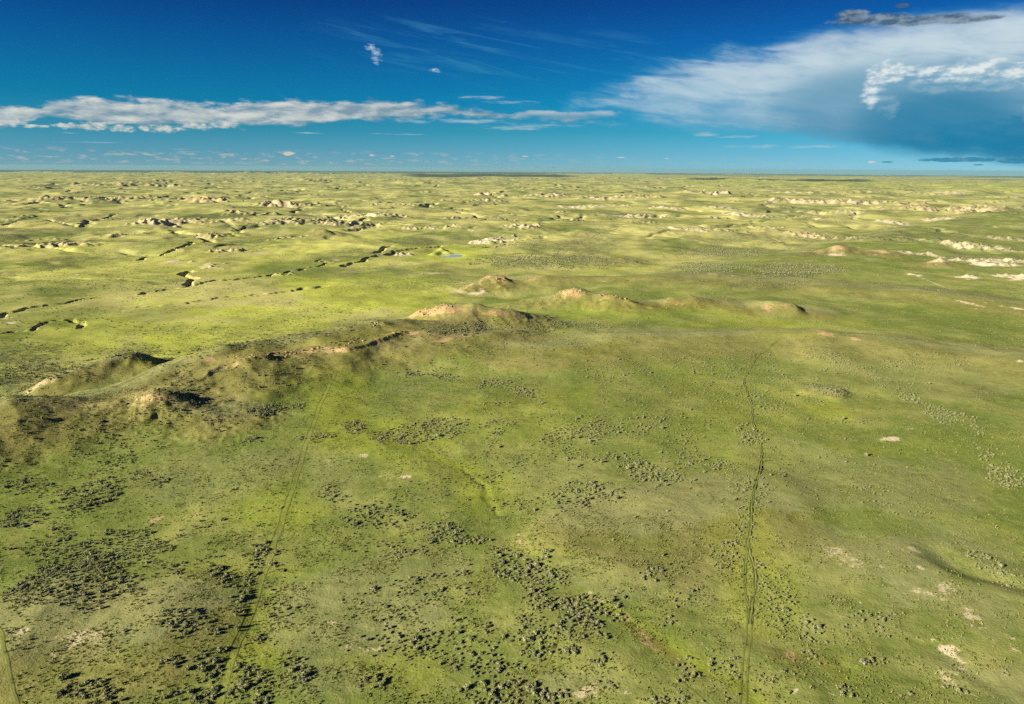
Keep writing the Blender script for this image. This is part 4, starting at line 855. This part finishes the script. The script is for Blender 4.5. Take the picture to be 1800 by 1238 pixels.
for i in single:
    sz_ = 'big' if SS[i] > med * 1.12 else ('small' if SS[i] < med * 0.92 else 'medium')
    if SP[i] >= 0:
        nm = patch_name(SP[i]); (xa, xb), (ya, yb) = ext[nm]
        h_ = 'left' if SPX[i] < xa else ('right' if SPX[i] > xb else 'middle'); v_ = 'far' if SPY[i] < ya else ('near' if SPY[i] > yb else 'mid')
        lb = f"{sz_} sagebrush, {v_} {h_} part of {nm}"
    else:
        lb = f"{sz_} lone sagebrush {lone_name(SPX[i])}, {'near the frame edge' if SPY[i] > 1160 else 'a little farther off'}"
    names.setdefault(lb, []).append(i)
for lb, mem in names.items():
    for i in mem:
        o = bpy.data.objects.new('sagebrush', SHR[int(rng.integers(0, 5))]); link(o)
        o.location = (SX[i], SY[i], SZ[i]); o.rotation_euler = (rng.uniform(-.1, .1), rng.uniform(-.1, .1), rng.uniform(0, 6.28)); s_ = float(SS[i])
        o.scale = (s_, s_ * rng.uniform(.85, 1.15), s_ * rng.uniform(.78, 1.0))
        tag(o, lb, 'shrub', lb.split(' part of ')[-1].replace('the ', 'sagebrush of the ', 1) if SP[i] >= 0 else 'lone sagebrush shrubs on open grass')
rest = np.setdiff1d(np.arange(len(SX)), single)

def gn_points(name, pts, scl, rot, idx, sources, label, kind='stuff'):
    """one object that sets copies of the source meshes on points"""
    me_ = bpy.data.meshes.new(name); me_.vertices.add(len(pts)); me_.vertices.foreach_set('co', pts.astype(np.float32).reshape(-1))
    for nm, dat, typ, key in (('scl', scl, 'FLOAT_VECTOR', 'vector'), ('rot', rot, 'FLOAT_VECTOR', 'vector'), ('idx', idx, 'INT', 'value')):
        a_ = me_.attributes.new(nm, typ, 'POINT'); a_.data.foreach_set(key, dat.reshape(-1))
    o = link(bpy.data.objects.new(name, me_))
    ng = bpy.data.node_groups.new(name, 'GeometryNodeTree')
    ng.interface.new_socket('Geometry', in_out='INPUT', socket_type='NodeSocketGeometry'); ng.interface.new_socket('Geometry', in_out='OUTPUT', socket_type='NodeSocketGeometry')
    gi = ng.nodes.new('NodeGroupInput'); go = ng.nodes.new('NodeGroupOutput'); iop = ng.nodes.new('GeometryNodeInstanceOnPoints'); gti = None
    join = ng.nodes.new('GeometryNodeJoinGeometry')
    for src in reversed(sources):
        oi_ = ng.nodes.new('GeometryNodeObjectInfo'); oi_.inputs['Object'].default_value = src; oi_.inputs['As Instance'].default_value = True
        ng.links.new(oi_.outputs['Geometry'], join.inputs[0])
    def na(nm, t_):
        n_ = ng.nodes.new('GeometryNodeInputNamedAttribute'); n_.data_type = t_; n_.inputs['Name'].default_value = nm; return n_
    L_ = ng.links.new
    L_(gi.outputs[0], iop.inputs['Points']); L_(join.outputs[0], iop.inputs['Instance']); iop.inputs['Pick Instance'].default_value = True
    L_(na('idx', 'INT').outputs[0], iop.inputs['Instance Index'])
    L_(na('rot', 'FLOAT_VECTOR').outputs[0], iop.inputs['Rotation']); L_(na('scl', 'FLOAT_VECTOR').outputs[0], iop.inputs['Scale'])
    L_(iop.outputs[0], go.inputs[0])
    md = o.modifiers.new('scatter', 'NODES'); md.node_group = ng
    return tag(o, label, None, None, kind)
def rows(n_): return rng.uniform(0, 6.28, n_)
# the source shrubs of the scatter stand among the nearest individuals
srcs = []
for me_ in SHR:
    o = next(ob for ob in scene.objects if ob.data is me_); srcs.append(o)
n_ = len(rest)
scl = np.stack([SS[rest], SS[rest] * rng.uniform(.85, 1.15, n_), SS[rest] * rng.uniform(.75, 1.0, n_)], 1).astype(np.float32)
rot = np.stack([np.zeros(n_), np.zeros(n_), rows(n_)], 1).astype(np.float32)
gn_points('sagebrush_cover', np.stack([SX[rest], SY[rest], SZ[rest]], 1), scl, rot, rng.integers(0, 5, n_).astype(np.int32), srcs, 'sagebrush cover of thousands of small grey-green shrubs over the prairie')

# ------------------------------------------------------------------ bunch grass
mt, b, _ = new_mat('bunch_grass')
oi = N.nt.nodes.new('ShaderNodeObjectInfo'); rnd = N(oi.outputs['Random'])
N.put(b.inputs['Base Color'], ramp(rnd, [(0.0, (0.070, 0.095, 0.020)), (0.45, (0.12, 0.14, 0.032)), (0.9, (0.165, 0.165, 0.055)), (1.0, (0.21, 0.20, 0.085))]))
def tuft(k_):
    r_ = random.Random(90 + k_); vs_ = []; fs_ = []
    for _ in range(12):
        t_ = r_.uniform(0, 6.283); w = r_.uniform(.05, .09); L_ = r_.uniform(.16, .34); b_ = Vector((r_.uniform(-.16, .16), r_.uniform(-.16, .16), -0.03))
        d = Vector((math.cos(t_) * .45, math.sin(t_) * .45, 1)).normalized(); u_ = Vector((-math.sin(t_), math.cos(t_), 0))
        i = len(vs_); vs_ += [tuple(b_ - u_ * w), tuple(b_ + u_ * w), tuple(b_ + d * L_ * .7 + u_ * w * .7), tuple(b_ + d * L_ - u_ * w * .2)]
        fs_.append((i, i + 1, i + 2, i + 3))
    me_ = bpy.data.meshes.new('grass_tuft'); me_.from_pydata(vs_, [], fs_); me_.materials.append(mt); return me_
TUF = [tuft(k_) for k_ in range(3)]
GXs, GYs = [], []
for r0, r1, rho in ((96, 190, 2.6), (190, 330, 1.2), (330, 520, 0.3)):
    x, y = scatter(r0, r1, rho); nn_ = fbm(x, y, 9.0, 4, 901, 0.6) + 0.5 * fbm(x, y, 40.0, 2, 911)
    k_ = rng.uniform(0, 1, len(x)) < ss(nn_, -0.5, 0.5); x, y = x[k_], y[k_]; k_ = clean(x, y, 0.8); GXs.append(x[k_]); GYs.append(y[k_])
x, y = np.concatenate(GXs), np.concatenate(GYs); n_ = len(x); print('tufts', n_)
sz = rng.lognormal(0.0, 0.35, n_) * 0.70
tsrc = []
for me_ in TUF:
    xx = float(rng.uniform(-3, 3)); o = link(bpy.data.objects.new('grass_tuft', me_)); o.location = (xx, 118.5 + xx, float(gz([xx], [118.5 + xx])[0])); tsrc.append(o); tag(o, ('shortest', 'leafiest', 'palest')[len(tsrc) - 1] + ' of three grass tufts at the bottom edge, middle', 'grass tuft', 'grass tufts at the bottom edge')
gn_points('grass', np.stack([x, y, gz(x, y)], 1), np.stack([sz, sz, sz * rng.uniform(.7, 1.2, n_)], 1).astype(np.float32), np.stack([np.zeros(n_), np.zeros(n_), rows(n_)], 1).astype(np.float32), rng.integers(0, 3, n_).astype(np.int32), tsrc, 'short bunch grass covering the near prairie')

# ------------------------------------------------------------------ rim rock along the crests
mr, b, _ = new_mat('sandstone'); tcs = N.nt.nodes.new('ShaderNodeTexCoord'); p_ = N(tcs.outputs['Object'])
N.put(b.inputs['Base Color'], mix(noise(p_, 0.6, 5, 0.6), (0.15, 0.10, 0.048), (0.36, 0.26, 0.14))); bump(b, noise(p_, 3.0, 4), 0.15, 0.8)
RIM = [([(400, 632), (430, 629), (470, 624), (500, 622), (540, 616), (580, 609)], 90, 1.0), ([(600, 605), (650, 597), (700, 590)], 40, .8), ([(735, 549), (760, 545), (790, 539)], 60, 1.2), ([(870, 541), (900, 543), (930, 550)], 30, .9), ([(985, 514), (1005, 512), (1025, 514)], 50, 1.3), ([(1050, 519), (1080, 520), (1098, 526)], 70, 1.2),
       ([(240, 690), (265, 692), (285, 686)], 36, .7), ([(195, 703), (215, 690), (235, 684)], 26, .6), ([(340, 614), (365, 609), (390, 609)], 26, .7), ([(848, 488), (870, 490), (885, 494)], 40, 1.3), ([(1182, 521), (1215, 521)], 20, .8), ([(650, 570), (670, 567)], 14, .8), ([(60, 712), (90, 706)], 16, .6), ([(1438, 687), (1460, 690)], 12, .4), ([(375, 738), (390, 742)], 14, .5)]
def rocks():
    vs_, fs_ = [], []; r_ = random.Random(5)
    for line, n_, s0 in RIM:
        P = [hit(*p)[:2] for p in line]
        for _ in range(n_):
            i = r_.randrange(len(P) - 1); t_ = r_.random(); c_ = np.array(P[i]) * (1 - t_) + np.array(P[i + 1]) * t_ + np.array([r_.gauss(0, 1.6), r_.gauss(0, 2.2)])
            s_ = s0 * r_.lognormvariate(-0.75, 0.45); z_ = float(gz([c_[0]], [c_[1]])[0]); rot_ = Matrix.Rotation(r_.uniform(0, 6.28), 3, 'Z') @ Matrix.Rotation(r_.uniform(-.3, .3), 3, 'X')
            o_ = len(vs_)
            for X_ in (-1, 1):
                for Y_ in (-1, 1):
                    for Z_ in (-1, 1):
                        v_ = rot_ @ Vector((X_ * r_.uniform(.5, 1) * s_ * .9, Y_ * r_.uniform(.5, 1) * s_ * .6, Z_ * r_.uniform(.5, 1) * s_ * .42)); vs_.append((c_[0] + v_.x, c_[1] + v_.y, z_ + v_.z + s_ * .12))
            fs_ += [tuple(o_ + q for q in f) for f in ((0, 1, 3, 2), (4, 6, 7, 5), (0, 4, 5, 1), (2, 3, 7, 6), (0, 2, 6, 4), (1, 5, 7, 3))]
    me_ = bpy.data.meshes.new('rim_rocks'); me_.from_pydata(vs_, [], fs_); me_.materials.append(mr)
    return link(bpy.data.objects.new('rim_rocks', me_))
tag(rocks(), 'broken tan sandstone blocks lying along the hill crests', None, None, 'stuff')

# ------------------------------------------------------------------ air
HZ = True
if HZ:
    mh = bpy.data.materials.new('haze'); mh.use_nodes = True; nt = mh.node_tree; nt.nodes.clear()
    o_ = nt.nodes.new('ShaderNodeOutputMaterial'); v_ = nt.nodes.new('ShaderNodeVolumePrincipled'); v_.inputs['Color'].default_value = (0.175, 0.345, 0.42, 1); v_.inputs['Density'].default_value = 2.4e-5; v_.inputs['Anisotropy'].default_value = 0.0
    nt.links.new(v_.outputs[0], o_.inputs['Volume'])
    zt = max(float(H.max()) + 5, CAM_H + 12); zb = float(H.min()) - 2; print('haze', zb, zt)
    me_ = bpy.data.meshes.new('haze'); w_ = 71000.0
    me_.from_pydata([(x_, y_, z_) for x_ in (-w_, w_) for y_ in (-w_, w_) for z_ in (zb, zt)], [], [(0, 1, 3, 2), (4, 6, 7, 5), (0, 4, 5, 1), (2, 3, 7, 6), (0, 2, 6, 4), (1, 5, 7, 3)])
    me_.materials.append(mh); o = link(bpy.data.objects.new('haze', me_)); tag(o, 'thin blue haze over the far plain', None, None, 'stuff')
